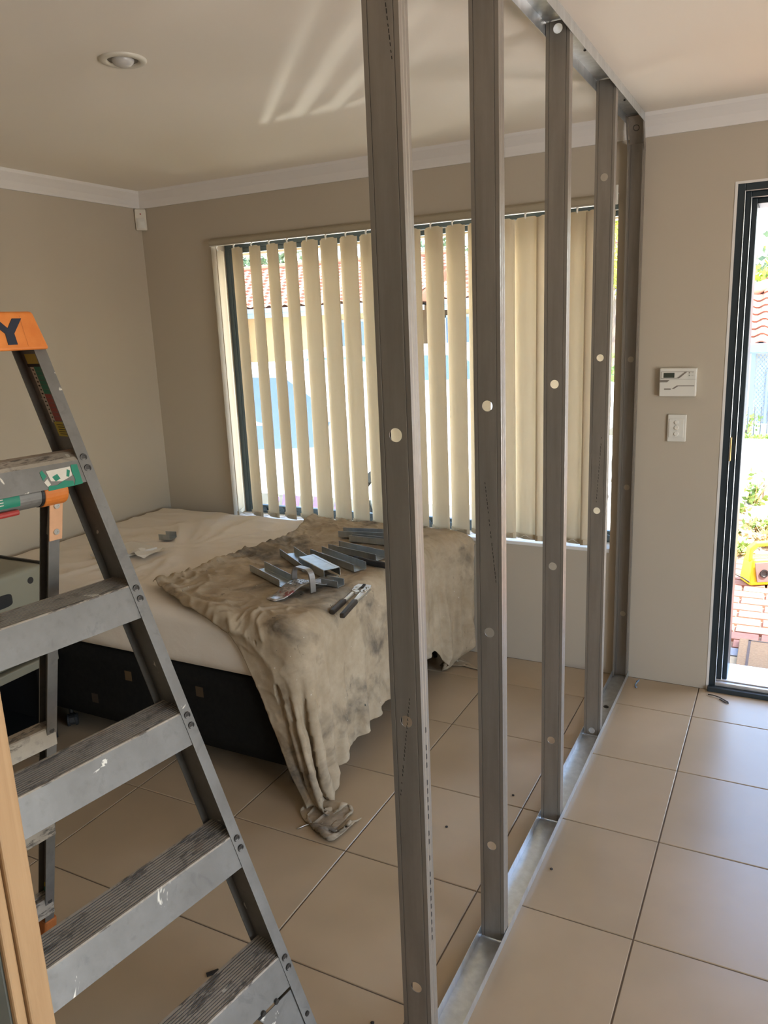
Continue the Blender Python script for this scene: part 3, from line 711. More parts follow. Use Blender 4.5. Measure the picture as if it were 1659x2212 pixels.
# ------------------------------------------------------------------ drop cloth: draped over the bed corner by a small cloth solver
def drape():
    def curve(pts, u):
        pts = np.array(pts, float); sg = np.linalg.norm(np.diff(pts, axis=0), axis=1); cu = np.concatenate([[0], np.cumsum(sg)]) / sg.sum()
        return np.stack([np.interp(u, cu, pts[:, k]) for k in range(2)], -1)
    P2, P1, P3, P4 = [-1.64, 2.20], [-0.53, 1.20], [-1.68, 3.43], [-0.10, 3.36]
    def layout(N, M):
        u_, v_ = np.linspace(0, 1, N), np.linspace(0, 1, M)
        near = curve([P2, [-1.36, 2.06], [-1.12, 2.02], [-1.0, 1.84], [-0.88, 1.66], [-0.78, 1.50], P1], u_); far = curve([P3, P4], u_)
        left = curve([P2, [-1.60, 2.6], [-1.53, 3.05], P3], v_); right = curve([P1, [-0.52, 1.70], [-0.52, 2.2], [-0.53, 3.1], P4], v_)
        s2, t2 = u_[:, None, None], v_[None, :, None]
        cn4 = (1 - s2) * (1 - t2) * np.array(P2) + s2 * (1 - t2) * np.array(P1) + (1 - s2) * t2 * np.array(P3) + s2 * t2 * np.array(P4)
        XY = (1 - t2) * near[:, None] + t2 * far[:, None] + (1 - s2) * left[None] + s2 * right[None] - cn4
        return np.concatenate([XY, np.zeros((N, M, 1))], -1)
    lo = np.array([BX0, BY0, 0.1]) + 0.05; hi = np.array([BX1, BY1, MZ1 + 0.002]) - 0.05; R = 0.062
    def sim(X, rest, steps, iters, grav, bend, gather=0.0):
        N, M = X.shape[:2]; gs, gt = np.linspace(0, 1, N)[:, None], np.linspace(0, 1, M)[None]
        gw = np.clip(1 - np.sqrt(((1 - gs) * 1.3) ** 2 + (gt * 2.2) ** 2) / 0.75, 0, 1) * gather; V = np.zeros_like(X); cons = []
        for di, dj, k in ((1, 0, 1.0), (0, 1, 1.0), (1, 1, 0.5), (1, -1, 0.5), (2, 0, bend), (0, 2, bend)):
            ja = np.arange(max(0, -dj), M - max(0, dj)); ia_ = np.arange(0, N - di)
            L = np.linalg.norm(rest[ia_][:, ja] - rest[ia_ + di][:, ja + dj], axis=-1)
            for par in (0, 1):
                if di: sel = ((ia_ // di) % 2 == par); ii, jj, Ls = ia_[sel], ja, L[sel]
                else: sel = ((ja // dj) % 2 == par); ii, jj, Ls = ia_, ja[sel], L[:, sel]
                cons.append(((ii[:, None], jj[None]), ((ii + di)[:, None], (jj + dj)[None]), Ls, k))
        dt = 1 / 60
        for it in range(steps):
            V[..., 2] -= grav * dt; V *= 0.98 if it < steps * 0.7 else 0.92
            Q = X + V * dt
            if gather:
                wz = (gw * np.clip((0.42 - Q[..., 2]) / 0.3, 0, 1))[..., None]
                Q[..., :2] += wz * (np.array([-0.70, 1.985]) - Q[..., :2])
            for rep in range(iters):
                for ia, ib, L, k in cons:
                    a, bq = Q[ia], Q[ib]; d = bq - a; ln = np.sqrt((d * d).sum(-1)) + 1e-9
                    corr = (0.5 * k * (ln - L) / ln)[..., None] * d
                    Q[ia] = a + corr; Q[ib] = bq - corr
                q = np.clip(Q, lo, hi); e = Q - q; ln = np.sqrt((e * e).sum(-1))
                ins = ln < R
                nrm = np.where(ln[..., None] > 1e-6, e / (ln[..., None] + 1e-9), np.array([0, 0, 1.0]))
                Q = np.where(ins[..., None], q + nrm * R, Q)
                Q[..., 1] = np.minimum(Q[..., 1], YW - 0.006)
                fl_ = Q[..., 2] < 0.005
                Q[..., 2] = np.maximum(Q[..., 2], 0.005)
            q = np.clip(Q, lo, hi); e = Q - q; ln = np.sqrt((e * e).sum(-1))
            con = (ln < R + 0.003); up = con & (e[..., 2] > 0.6 * ln)
            mu = np.where(up, 0.97, np.where(con, 0.35, 0.0)); mu = np.where(fl_, 0.9, mu)
            Q[..., :2] = Q[..., :2] + (X - Q)[..., :2] * mu[..., None]
            V = (Q - X) / dt; X = Q
        return X
    def ruffle(X, amp):
        f1, f2 = X[..., 0], X[..., 1]
        return amp * (np.sin(17 * f1 + 9 * f2 + 2 * np.sin(5 * f2)) + 0.8 * np.sin(31 * f2 - 12 * f1 + 3 * np.sin(4 * f1)) + 0.5 * np.sin(47 * f1 + 21 * f2 + 2 * np.sin(9 * f1)))
    n0, m0 = 40, 46
    rest = layout(n0, m0); X = rest.copy()
    X[..., 2] = 0.73 + ruffle(X, 0.012)
    X = sim(X, rest, 260, 14, 9.8, 0.06, 0.017)
    n1, m1 = 118, 136
    def up(X, n1, m1):
        n0, m0 = X.shape[:2]
        fu, fv = np.linspace(0, n0 - 1, n1), np.linspace(0, m0 - 1, m1)
        iu, iv = np.minimum(fu.astype(int), n0 - 2), np.minimum(fv.astype(int), m0 - 2); au, av = (fu - iu)[:, None, None], (fv - iv)[None, :, None]
        return (1 - au) * (1 - av) * X[iu][:, iv] + au * (1 - av) * X[iu + 1][:, iv] + (1 - au) * av * X[iu][:, iv + 1] + au * av * X[iu + 1][:, iv + 1]
    Xf = up(X, n1, m1); rest = layout(n1, m1) * np.array([1.008, 1.008, 1]); Xf[..., 2] += ruffle(rest, 0.004) + 0.006 * rng.standard_normal((n1, m1)) + 0.008
    Xf = sim(Xf, rest, 130, 5, 3.0, 0.04, 0.004)
    # creases and soft folds worked into the settled sheet along its normals
    n2, m2 = 220, 250
    Xf = up(Xf, n2, m2); F = layout(n2, m2)
    du, dv = np.gradient(Xf, axis=0), np.gradient(Xf, axis=1); nr = np.cross(du, dv); nr /= np.linalg.norm(nr, axis=-1)[..., None] + 1e-9
    gs, gt = np.linspace(0, 1, n2)[:, None], np.linspace(0, 1, m2)[None]
    top = np.clip((Xf[..., 2] - 0.60) / 0.05, 0, 1); flr = np.clip((0.06 - Xf[..., 2]) / 0.04, 0, 1)
    disp = np.zeros((n2, m2))
    for i in range(n2):
        for j in range(m2):
            x, y = F[i, j, 0], F[i, j, 1]
            wx, wy = x + 0.06 * mnoise.noise((x * 4, y * 4, 1)), y + 0.06 * mnoise.noise((x * 4, y * 4, 5))
            a = 1 - abs(mnoise.noise((wx * 5.2 + wy * 2.6, wy * 7.5 - wx * 2.2, 2))) * 2.2
            c = 1 - abs(mnoise.noise((wx * 13, wy * 15, 8))) * 2.4
            e = 1 - abs(mnoise.noise((wx * 24 - wy * 9, wy * 20, 4))) * 2.4
            if top[i, j] > 0: disp[i, j] = 0.012 * max(a, 0) ** 3 + 0.008 * max(c, 0) ** 4 + 0.004 * max(e, 0) ** 2
            else: disp[i, j] = 0.008 * max(a, 0) ** 2 + 0.003 * max(c, 0) ** 2 + 0.0016 * max(e, 0) ** 2 + 0.004 * max(0, mnoise.noise((y * 5.0, x * 1.2, 3)))
    dl = np.abs(F[..., 0] - F[:1, :, 0]); dn = gt * 1.3 * np.ones_like(gs)
    disp += top * (0.016 * np.exp(-((dl - 0.02) / 0.022) ** 2) + 0.022 * np.exp(-((dn - 0.028) / 0.026) ** 2) * (gs < 0.6))
    disp *= 1 - 0.6 * flr
    mk = np.clip(np.minimum(np.minimum(F[..., 0] + 1.46, -0.70 - F[..., 0]), np.minimum(F[..., 1] - 2.14, 3.18 - F[..., 1])) / 0.08, 0, 1)
    disp *= 1 - 0.62 * mk
    sgn = np.sign(nr[..., 2:3] + 0.25 * nr[..., 0:1]); sgn[sgn == 0] = 1
    out = Xf + nr * sgn * disp[..., None]
    out[..., 0] += 0.14 * np.clip((gt - 0.78) / 0.2, 0, 1) ** 1.2 * np.clip((Xf[..., 0] + 0.90) / 0.10, 0, 1) * np.clip((Xf[..., 2] - 0.01) / 0.1, 0.2, 1)
    return out
CL = drape()
def cloth_z(x, y):
    d = (CL[..., 0] - x) ** 2 + (CL[..., 1] - y) ** 2 + np.where(CL[..., 2] < 0.6, 9, 0)
    i = np.argsort(d.ravel())[:6]
    return float(CL[..., 2].ravel()[i].max())
bb = MB().sheet([[tuple(q) for q in r] for r in CL])
dc = bb.build('drop_cloth', CANVAS, org=(-1.0, 2.6, MZ1), smooth=True, solid=0.0022)
tag(dc, 'paint-stained canvas drop cloth draped over the bed corner down to the floor', 'drop cloth')

# ------------------------------------------------------------------ steel channel offcuts on the cloth
def channel(label, a, c, wdt, h=0.030, flip=False, z=None, lift=0.0, group='steel channel offcuts on the bed', mt=GALVO):
    """U channel: a-c is the near bottom edge line, wdt the web width to its far side"""
    a = Vector((a[0], a[1], 0)); c = Vector((c[0], c[1], 0)); d = (c - a); L = d.length; d.normalize(); s = Vector((-d.y, d.x, 0))
    if s.y < 0: s = -s
    zz = max(cloth_z(*(a + (c - a) * t + s * (wdt * u)).xy) for t in np.linspace(0, 1, 11) for u in (0, 0.33, 0.66, 1)) if z is None else z
    zz += 0.0015 + lift
    up = Vector((0, 0, 1)); o = a + up * zz
    prof = [(0, h), (0, 0.0025), (0.0008, 0.0006), (0.003, 0), (wdt * 0.18, 0), (wdt * 0.2, 0.0008), (wdt * 0.8, 0.0008), (wdt * 0.82, 0), (wdt - 0.003, 0), (wdt - 0.0008, 0.0006), (wdt, 0.0025), (wdt, h)]
    if flip: prof = [(x, h - y) for x, y in prof]
    b = MB(); b.sheet([[o + s * x + up * y + d * l for x, y in prof] for l in (0, L)])
    ob = b.build('steel_channel', mt, org=tuple(o + d * L / 2 + s * wdt / 2), solid=0.0012)
    tag(ob, label, 'steel channel', group); return ob
Lb = 'short galvanised U channel offcut '
channel(Lb + 'nearest the bed edge, behind the arched lifter', (-1.352, 2.470), (-1.118, 2.345), 0.066)
channel(Lb + 'lying open side up under the flipped offcut', (-1.372, 2.715), (-1.145, 2.548), 0.066)
channel('galvanised channel offcut lying flipped with its bright web upward', (-1.205, 2.612), (-1.005, 2.490), 0.072, 0.034, flip=True, lift=0.004)
channel(Lb + 'to the right of the flipped one, open side up', (-1.238, 2.755), (-0.940, 2.615), 0.060)
channel(Lb + 'behind and above a black handle', (-1.205, 2.852), (-0.925, 2.778), 0.066)
channel(Lb + 'nearest the window, running behind the front stud', (-1.268, 3.048), (-0.98, 3.098), 0.066)
channel(Lb + 'just in front of the one nearest the window', (-1.190, 3.012), (-0.90, 3.010), 0.030)
channel('tiny steel channel piece beside the lifter handle', (-0.985, 2.435), (-0.905, 2.425), 0.040, 0.026)
channel('small L shaped steel bracket offcut alone on the white sheet', (-2.135, 2.775), (-2.075, 2.785), 0.062, 0.028, z=MZ1 + 0.008, group=None)

# black bar (rubber grip of a tool) half hidden by the stud
z_ = cloth_z(-0.9, 2.72) + 0.013
o = MB().tube([(-1.02, 2.765, z_ + 0.004), (-0.985, 2.745, z_ + 0.004), (-0.93, 2.728, z_ + 0.002), (-0.84, 2.715, z_), (-0.74, 2.705, z_)], [0.008, 0.012, 0.0135, 0.0135, 0.012], 14).build('tool_handle', BLACKFAB, org=(-0.9, 2.72, z_), smooth=True)
tag(o, 'black rubber tool handle lying beside the steel offcuts', 'tool')

# drywall foot lifter: curved worn plate with chequered tread and a strap arch
zl = cloth_z(-1.03, 2.35) + 0.004
lf = root('board_lifter', 'worn steel board lifter with a chequered plate and tall strap arch', 'tool', (-1.03, 2.35, zl))
A, Bq = Vector((-1.062, 2.205, zl)), Vector((-0.972, 2.515, zl)); d = (Bq - A).normalized(); s = Vector((d.y, -d.x, 0)); LL = (Bq - A).length
rows = []
for i in range(25):
    t = i / 24
    zc = 0.004 + 0.030 * max(0.0, math.sin(math.pi * min(1, max(0, (t - 0.12) / 0.62)))) ** 1.3 + (0.012 * max(0, t - 0.75) / 0.25)
    hw = 0.024 + 0.014 * min(1, t / 0.25)
    if t > 0.8: hw = 0.038 - 0.012 * (t - 0.8) / 0.2
    rows.append([A + d * (LL * t) + s * (hw * u) + Vector((0, 0, zc + 0.0006)) for u in (-1, -0.5, 0, 0.5, 1)])
def lifter_mat():
    g = NT('worn_lifter_steel')
    c = g.mix(g.noise(25, 4), (0.27, 0.255, 0.24), (0.44, 0.43, 0.42))
    sep = g.n('ShaderNodeSeparateXYZ'); g.l(g.tc.outputs['Object'], sep.inputs[0])
    front = g.math('LESS_THAN', sep.outputs[1], -0.055)
    wear = g.math('MULTIPLY', front, g.ramp(g.noise(45, 5), 0.45, 0.55))
    c = g.mix(wear, c, (0.62, 0.58, 0.58)); c = g.mix(g.math('MULTIPLY', front, g.ramp(g.noise(30, 4, g.map((1, 1, 1), rot=(0.5, 0.3, 1))), 0.56, 0.6)), c, (0.33, 0.13, 0.13))
    g.col(c); S(g.b, 'Metallic', 0.75); S(g.b, 'Roughness', 0.36); return g.m
LIFT = lifter_mat()
MB().sheet(rows).build('plate', LIFT, lf, solid=0.004, smooth=True)
b = MB()
for i in range(7):
    for j in range(5):
        t = 0.34 + 0.36 * i / 6; k = t * 24; i0 = int(k); q = rows[i0][2].lerp(rows[min(24, i0 + 1)][2], k - i0) + s * ((j - 2) * 0.0135) + Vector((0, 0, 0.0022))
        e = 0.0045
        b.prism([q - d * e, q + s * e, q + d * e, q - s * e], (0, 0, 0.0016))
b.build('tread_studs', LIFT, lf)
mid = A + d * (LL * 0.50)
pth = []
for k in range(19):
    a = math.pi * k / 18; ca, sa = math.cos(a), math.sin(a)
    pth.append(mid + s * (-0.047 * (abs(ca) ** 0.45) * (1 if ca > 0 else -1) * 1.12) + Vector((0, 0, 0.012 + 0.074 * (sa ** 0.5))))
pth = [pth[0] + Vector((0, 0, -0.012))] + pth + [pth[-1] + Vector((0, 0, -0.012))]
b = MB(); b.sheet([[q - d * 0.0125, q + d * 0.0125] for q in pth]); b.build('strap_arch', LIFT, lf, solid=0.006, smooth=False)

# locking pliers
zp = cloth_z(-0.83, 2.40) + 0.004
pl = root('locking_pliers', 'steel locking pliers with two dark brown grips on the drop cloth', 'tool', (-0.80, 2.38, zp))
def ploc(x, y, z=0.0):   # local: x along the tool from jaw, y across
    a_ = Vector((-0.840, 2.510, zp)); d_ = Vector((0.060, -0.290, -0.012)).normalized(); s_ = Vector((0.98, 0.2, 0)).normalized()
    return a_ + d_ * x + s_ * y + Vector((0, 0, z))
def pprism(name, poly, z0, z1, mt, bev=0.0015):
    return MB().prism([ploc(x, y, z0) for x, y in poly], (0, 0, z1 - z0)).build(name, mt, pl, bevel=bev)
pprism('upper_jaw', [(-0.010, -0.024), (-0.006, -0.002), (0.012, 0.002), (0.018, -0.004), (0.050, -0.010), (0.062, 0.004), (0.075, -0.010), (0.060, -0.030), (0.020, -0.032)], 0.004, 0.016, CHROME)
pprism('lower_jaw', [(-0.012, 0.003), (-0.008, 0.030), (0.020, 0.036), (0.062, 0.030), (0.070, 0.012), (0.050, 0.002), (0.030, 0.008), (0.010, 0.006)], 0.002, 0.014, CHROME)
b = MB()
for q in range(5): b.obox(ploc(-0.006 + q * 0.0075, -0.003, 0.0145), ploc(0.004, 0, 0) - ploc(0, 0, 0), ploc(0, 0.010, 0) - ploc(0, 0, 0), (0, 0, 0.003))
b.build('jaw_teeth', SCREW, pl)
for x, y in ((0.026, -0.018), (0.050, -0.020), (0.024, 0.022), (0.052, 0.020)):
    MB().lathe(ploc(x, y, 0.014), (0, 0, 1), [(0, 0.0065), (0.003, 0.0065), (0.004, 0.004), (0.004, 0)], 14).build('rivet', CHROME, pl)
def arm(name, p0, p1, w0, w1, mt, z0, z1, bev=0.003):
    p0, p1 = Vector(p0), Vector(p1); dd = (p1 - p0).normalized(); n_ = Vector((-dd.y, dd.x))
    poly = [p0 + n_ * w0, p1 + n_ * w1, p1 - n_ * w1, p0 - n_ * w0]
    return MB().prism([ploc(q.x, q.y, z0) for q in poly], (0, 0, z1 - z0)).build(name, mt, pl, bevel=bev)
arm('handle', (0.055, -0.020), (0.160, -0.030), 0.008, 0.007, CHROME, 0.003, 0.013); arm('handle', (0.058, 0.018), (0.155, 0.012), 0.013, 0.009, CHROME, 0.002, 0.012)
BROWNGRIP = mat('dark_brown_grip', (0.035, 0.026, 0.020), 0.45)
g1 = arm('grip', (0.150, -0.029), (0.265, -0.040), 0.010, 0.010, BROWNGRIP, 0.000, 0.018, 0.005); g2 = arm('grip', (0.148, 0.013), (0.292, 0.008), 0.011, 0.010, BROWNGRIP, 0.000, 0.018, 0.005)

# white paper packet on the sheet
pk = MB()
q0 = [Vector((-2.22, 2.42, MZ1 + 0.016)), Vector((-2.06, 2.40, MZ1 + 0.016)), Vector((-2.00, 2.62, MZ1 + 0.016)), Vector((-2.20, 2.66, MZ1 + 0.016))]
pk.prism(q0, (0, 0, 0.012))
pk.sheet([[Vector((-2.04, 2.47 + 0.03 * i, MZ1 + 0.0295 + 0.012 * math.sin(i * 1.1) * (j / 3))) + Vector((0.035 * j, 0.012 * math.sin(j * 2 + i), 0.010 * math.sin(j * 1.3 + i * 0.8))) for j in range(4)] for i in range(6)])
o = pk.build('paper_packet', mat('white_packet', (0.74, 0.70, 0.63), 0.7), org=tuple(q0[0]), bevel=0.003)
tag(o, 'flat white packet lying on the white sheet behind the ladder rail', 'packet')

# ================================================================== step ladder
def FR(z): return Vector((-0.3435 - 0.351 * (z - 0.235), 1.1965 - 0.027 * (z - 0.235), z))
LN = Vector((0.989, -0.150, 0)); LS = Vector((-0.150, -0.989, 0))
def width(z): return 0.60 - 0.16 * z
ld = root('step_ladder', 'worn aluminium step ladder with an orange top cap beside the bed', 'ladder', (-0.65, 0.95, 0))
def LP(z, s, n=0.0):
    """point at height z, s metres in from the right rail's flange, n metres out from the front face"""
    return FR(z) + LS * s + LN * n
def chan_rail(name, P, Q, inward, front, fw, depth, mt, th=0.003):
    """C section along P->Q: front flange centred on the line, web on the outer side, flanges pointing inward"""
    P, Q, inward, front = Vector(P), Vector(Q), Vector(inward), Vector(front)
    bk_ = -fw / 2 + fw * 0.68
    prof = [(fw / 2, 0), (-fw / 2, 0), (-fw / 2, -depth), (bk_, -depth)]
    inn = [(fw / 2, -th), (-fw / 2 + th, -th), (-fw / 2 + th, -depth + th), (bk_, -depth + th)]
    pr = prof + inn[::-1]
    b = MB(); n = len(pr)
    a = [P + inward * x + front * y for x, y in pr]; c = [Q + inward * x + front * y for x, y in pr]
    b.add(a + c, [(i, (i + 1) % n, n + (i + 1) % n, n + i) for i in range(n)] + [(0, 1, 6, 7), (1, 2, 5, 6), (2, 3, 4, 5), (8, 9, 14, 15), (9, 10, 13, 14), (10, 11, 12, 13)])
    return b.build(name, mt, ld)
FW, RD = 0.027, 0.105
chan_rail('front_rail', FR(0.03), FR(1.64), LS, LN, FW, RD, ALU)
chan_rail('front_rail', LP(0.03, width(0.03)), LP(1.64, width(1.64)), -LS, LN, FW, RD, ALU)
MB().obox(FR(0.0) - LS * 0.018 + LN * 0.006, LS * 0.036, -LN * (RD + 0.012), (-0.012, 0, 0.05)).build('foot', DARKORANGE, ld, bevel=0.004)
MB().obox(LP(0.0, width(0)) - LS * 0.018 + LN * 0.006, LS * 0.036, -LN * (RD + 0.012), (-0.012, 0, 0.05)).build('foot', DARKORANGE, ld, bevel=0.004)
def step(zr, sd=0.086, apron=0.072, rounded=False):
    zt = zr + 0.019
    P = FR(zr); F = Vector((P.x, P.y, 0)) - LN * 0.0035
    sA, sB = -FW / 2 + 0.003, width(zr) + FW / 2 - 0.003
    prof = []
    if rounded:
        prof = [(0.0, zt - 0.012 - apron), (0.0, zt - 0.012), (-0.006, zt - 0.006), (-0.03, zt + 0.003), (-0.055, zt + 0.004), (-0.080, zt - 0.003), (-sd, zt - 0.020), (-sd, zt - 0.05)]
    else:
        prof = [(-0.006, zt - apron), (0.0, zt - apron), (0.0, zt - 0.002), (-0.002, zt)]
        nr = 11
        for k in range(nr):
            x0 = -0.004 - (sd - 0.008) * k / nr; x1 = -0.004 - (sd - 0.008) * (k + 1) / nr
            prof += [(x0 - 0.0012, zt), (x0 - 0.0016, zt - 0.0018), (x1 + 0.0016, zt - 0.0018), (x1 + 0.0012, zt)]
        prof += [(-sd, zt), (-sd, zt - 0.045), (-sd + 0.006, zt - 0.045)]
    pts = [F + LN * (x - 0.343 * (min(z, zt - 0.002) - zr if x > -0.02 else zt - 0.002 - zr)) + Vector((0, 0, z)) for x, z in prof]
    ni = 6
    rows = [[q + LS * (sA + (sB - sA) * i / ni) for q in pts] for i in range(ni + 1)]
    so = MB().sheet(rows).build('step', ALU, ld, solid=0.003)
    so.data.materials.append(ALUTREAD)
    for f in so.data.polygons:
        if f.normal.z > 0.5 or f.normal.z < -0.5: f.material_index = 1
    for ds in (0.0, width(zr)):
        for dz in (0.011, -0.012):
            c = LP(zr + dz, ds, 0.0)
            MB().lathe(c, LN, [(-0.001, 0.0085), (0.0014, 0.0082), (0.0018, 0.0058), (0.0007, 0.0050), (0.0007, 0.0)], 14).build('rivet', SCREW, ld)
    return so
STEPZ = [0.235 + 0.2845 * k for k in range(5)]
so_list = [step(zr, rounded=(k == 4), apron=0.068 if k < 4 else 0.046) for k, zr in enumerate(STEPZ)]
# brace under the bottom step
P = FR(0.18)
a0 = LP(0.178, 0.075, -0.004); a1 = LP(0.03, 0.004, -0.010)
b = MB(); 
b.prism([LP(0.176, 0.012, -0.005), LP(0.176, 0.085, -0.005), LP(0.176, 0.112, -0.005), LP(0.02, 0.022, -0.005), LP(0.02, 0.012, -0.005)], -LN * 0.002); b.build('brace_plate', ALU, ld)
b = MB(); b.obox(LP(0.176, 0.10, -0.006), LP(0.176, 0.112, -0.006) - LP(0.176, 0.10, -0.006), LP(0.01, 0.012, -0.006) - LP(0.176, 0.10, -0.006), -LN * 0.022); b.build('brace', ALU, ld)
for q in ((0.176 + 0.008, 0.060), (0.186, 0.1), (0.11, 0.0)): MB().lathe(LP(q[0], q[1], 0.0005), LN, [(-0.002, 0.0065), (0.0015, 0.006), (0.0015, 0)], 12).build('rivet', SCREW, ld)

# orange cap
zc0, zc1 = 1.612, 1.690
wS = width(1.64)
b = MB()
def capq(z, s, n): return LP(z, s, 0) * 1.0 + LN * n if False else Vector((FR(1.61).x, FR(1.61).y, z)) + LS * s + LN * n
lo_ = [capq(zc0, -0.012, 0.018), capq(zc0, wS + 0.012, 0.018), capq(zc0, wS + 0.012, -0.165), capq(zc0, -0.012, -0.165)]
hi_ = [capq(zc1, 0.002, -0.006), capq(zc1, wS - 0.002, -0.006), capq(zc1, wS - 0.002, -0.135), capq(zc1, 0.002, -0.135)]
b.hexa(lo_ + hi_); b.build('top_cap', ORANGE, ld, bevel=0.006, seg=3)
def capface(s, z, off=0.0006):
    t = (z - zc0) / (zc1 - zc0); n = 0.018 + (-0.006 - 0.018) * t
    return capq(z, s, n) + LN * off
b = MB()
for s0, s1, z0, z1 in ((0.034, 0.0346, zc0 + 0.008, zc1 - 0.008),): b.add([capface(s0, z0), capface(s1, z0), capface(s1, z1), capface(s0, z1)], [(0, 1, 2, 3)])
b.build('cap_moulding_line', DARKORANGE, ld)
# letter Y on the cap
def letter(poly):
    return [capface(s, z, 0.0004) for s, z in poly]
YL = [(0.062, 0.0), (0.082, 0.0), (0.0815, 0.022), (0.110, 0.052), (0.090, 0.052), (0.073, 0.033), (0.058, 0.052), (0.038, 0.052), (0.0625, 0.022)]
yoff = -0.006
b = MB(); b.prism(letter([(s + yoff, zc0 + 0.012 + z) for s, z in YL]), LN * 0.0012); b.build('letter_Y', NAVY, ld)

# stickers on the inside of the right front rail
def websticker(z0, z1, n0, n1, mt, name='sticker'):
    b = MB(); ins = LS * (-FW / 2 + 0.0034)
    b.prism([FR(z0) + ins - LN * n0, FR(z0) + ins - LN * n1, FR(z1) + ins - LN * n1, FR(z1) + ins - LN * n0], LS * 0.0004)
    return b.build(name, mt, ld)
websticker(1.603, 1.582, 0.040, 0.086, YELST)
websticker(1.582, 1.575, 0.040, 0.090, INK)
for k in range(6): websticker(1.5755 - k * 0.0098, 1.5755 - k * 0.0098 - 0.0088, 0.036, 0.068, GREENST)
websticker(1.575, 1.455, 0.0685, 0.082, WHITEST)
for k in range(6): websticker(1.5165 - k * 0.0098, 1.5165 - k * 0.0098 - 0.0088, 0.036, 0.068, REDST)
websticker(1.457, 1.425, 0.034, 0.076, YELST)
b = MB(); ins = LS * (-FW / 2 + 0.0040)
for k in range(14):
    z = 1.57 - k * 0.0085; n0 = 0.071
    b.add([FR(z) + ins - LN * n0, FR(z) + ins - LN * (n0 + random.uniform(0.003, 0.009)), FR(z - 0.003) + ins - LN * (n0 + 0.006), FR(z - 0.003) + ins - LN * n0], [(0, 1, 2, 3)])
for k in range(5):
    z = 1.451 - k * 0.005
    b.add([FR(z) + ins - LN * 0.040, FR(z) + ins - LN * random.uniform(0.064, 0.072), FR(z - 0.0014) + ins - LN * 0.068, FR(z - 0.0014) + ins - LN * 0.040], [(0, 1, 2, 3)])
b.build('sticker_print', INK, ld)
# torn green sticker on the top step's apron
zr = STEPZ[4]; b = MB(); F = Vector((FR(zr).x, FR(zr).y, 0)) - LN * 0.0015
def ap(s, z): return F + LS * s + LN * (-0.343 * z + 0.0004) + Vector((0, 0, zr + z))
for poly in ([(0.020, 0.000), (0.034, 0.001), (0.037, -0.014), (0.034, -0.028), (0.040, -0.041), (0.020, -0.040)], [(0.040, -0.031), (0.060, -0.027), (0.078, -0.034), (0.096, -0.032), (0.100, -0.042), (0.040, -0.041)],
             [(0.100, 0.0), (0.106, -0.004), (0.104, -0.020), (0.094, -0.013)], [(0.040, -0.010), (0.046, -0.006), (0.052, -0.020), (0.046, -0.022)], [(0.070, -0.012), (0.083, -0.016), (0.078, -0.026), (0.066, -0.022)]):
    b.prism([ap(s, z) for s, z in poly], LN * 0.0004)
b.build('torn_sticker', GREENST, ld)
b = MB()
for poly in ([(0.037, -0.002), (0.092, -0.003), (0.088, -0.024), (0.064, -0.028), (0.050, -0.024), (0.038, -0.020)], [(0.094, -0.018), (0.103, -0.024), (0.098, -0.034), (0.090, -0.030)]):
    b.prism([ap(s, z) for s, z in poly], LN * 0.0002)
b.build('sticker_residue', WHITEST, ld)

# rear frame: pivot tube, brackets, legs and rungs
TP = Vector((-0.800, 1.122, 1.30)); TF = Vector((-1.163, 1.198, 0.02))
def RL(z): return TP + (TF - TP) * ((1.30 - z) / 1.28)
def rw(z): return 0.42 - 0.06 * z + (0.02 if z > 1 else 0)
rl_front = LN
chan_rail('rear_leg', RL(0.045), RL(1.33), LS, LN, 0.026, 0.050, ALU)
def RLL(z): return RL(z) + LS * (0.46 - 0.10 * z)
chan_rail('rear_leg', RLL(0.045), RLL(1.33), -LS, LN, 0.026, 0.050, ALU)
for fn in (RL, RLL):
    q = fn(0.0)
    MB().obox(q - LS * 0.019 + LN * 0.008, LS * 0.038, -LN * 0.066, (0.012, 0, 0.058)).build('foot', DARKORANGE, ld, bevel=0.006)
tz = 1.318
t0 = RL(tz) - LN * 0.005 + LS * 0.040; t1 = RLL(tz) - LN * 0.005 - LS * 0.014
MB().tube([t0, t0.lerp(t1, 0.5), t1], 0.0265, 24).build('pivot_tube', ALU, ld, smooth=False)
MB().tube([t0 - LS * 0.004, t0 + LS * 0.002], 0.0285, 24).build('tube_collar', BLACK, ld)
for fn, sg in ((RL, 1), (RLL, -1)):
    q = fn(tz); Sg = LS * sg
    b = MB()
    b.tube([q - LN * 0.005 - Sg * 0.018, q - LN * 0.005 + Sg * 0.036], 0.030, 24)
    br = b.build('hinge_bracket', ORANGE, ld, bevel=0.003)
    b = MB(); b.obox(fn(1.205) - Sg * 0.0155 + LN * 0.003, Sg * 0.031, LN * 0.004, fn(tz) - fn(1.205)); b.obox(fn(1.205) - Sg * 0.0155 + LN * 0.004, Sg * 0.003, -LN * 0.055, fn(tz) - fn(1.205))
    b.build('bracket_plate', FADEDORANGE, br, bevel=0.002)
    for zz in (1.285, 1.225): MB().lathe(fn(zz) + LN * 0.007, LN, [(0, 0.0075), (0.003, 0.0065), (0.003, 0.003), (0.0015, 0.003), (0.0015, 0)], 12).build('screw', CHROME, br)
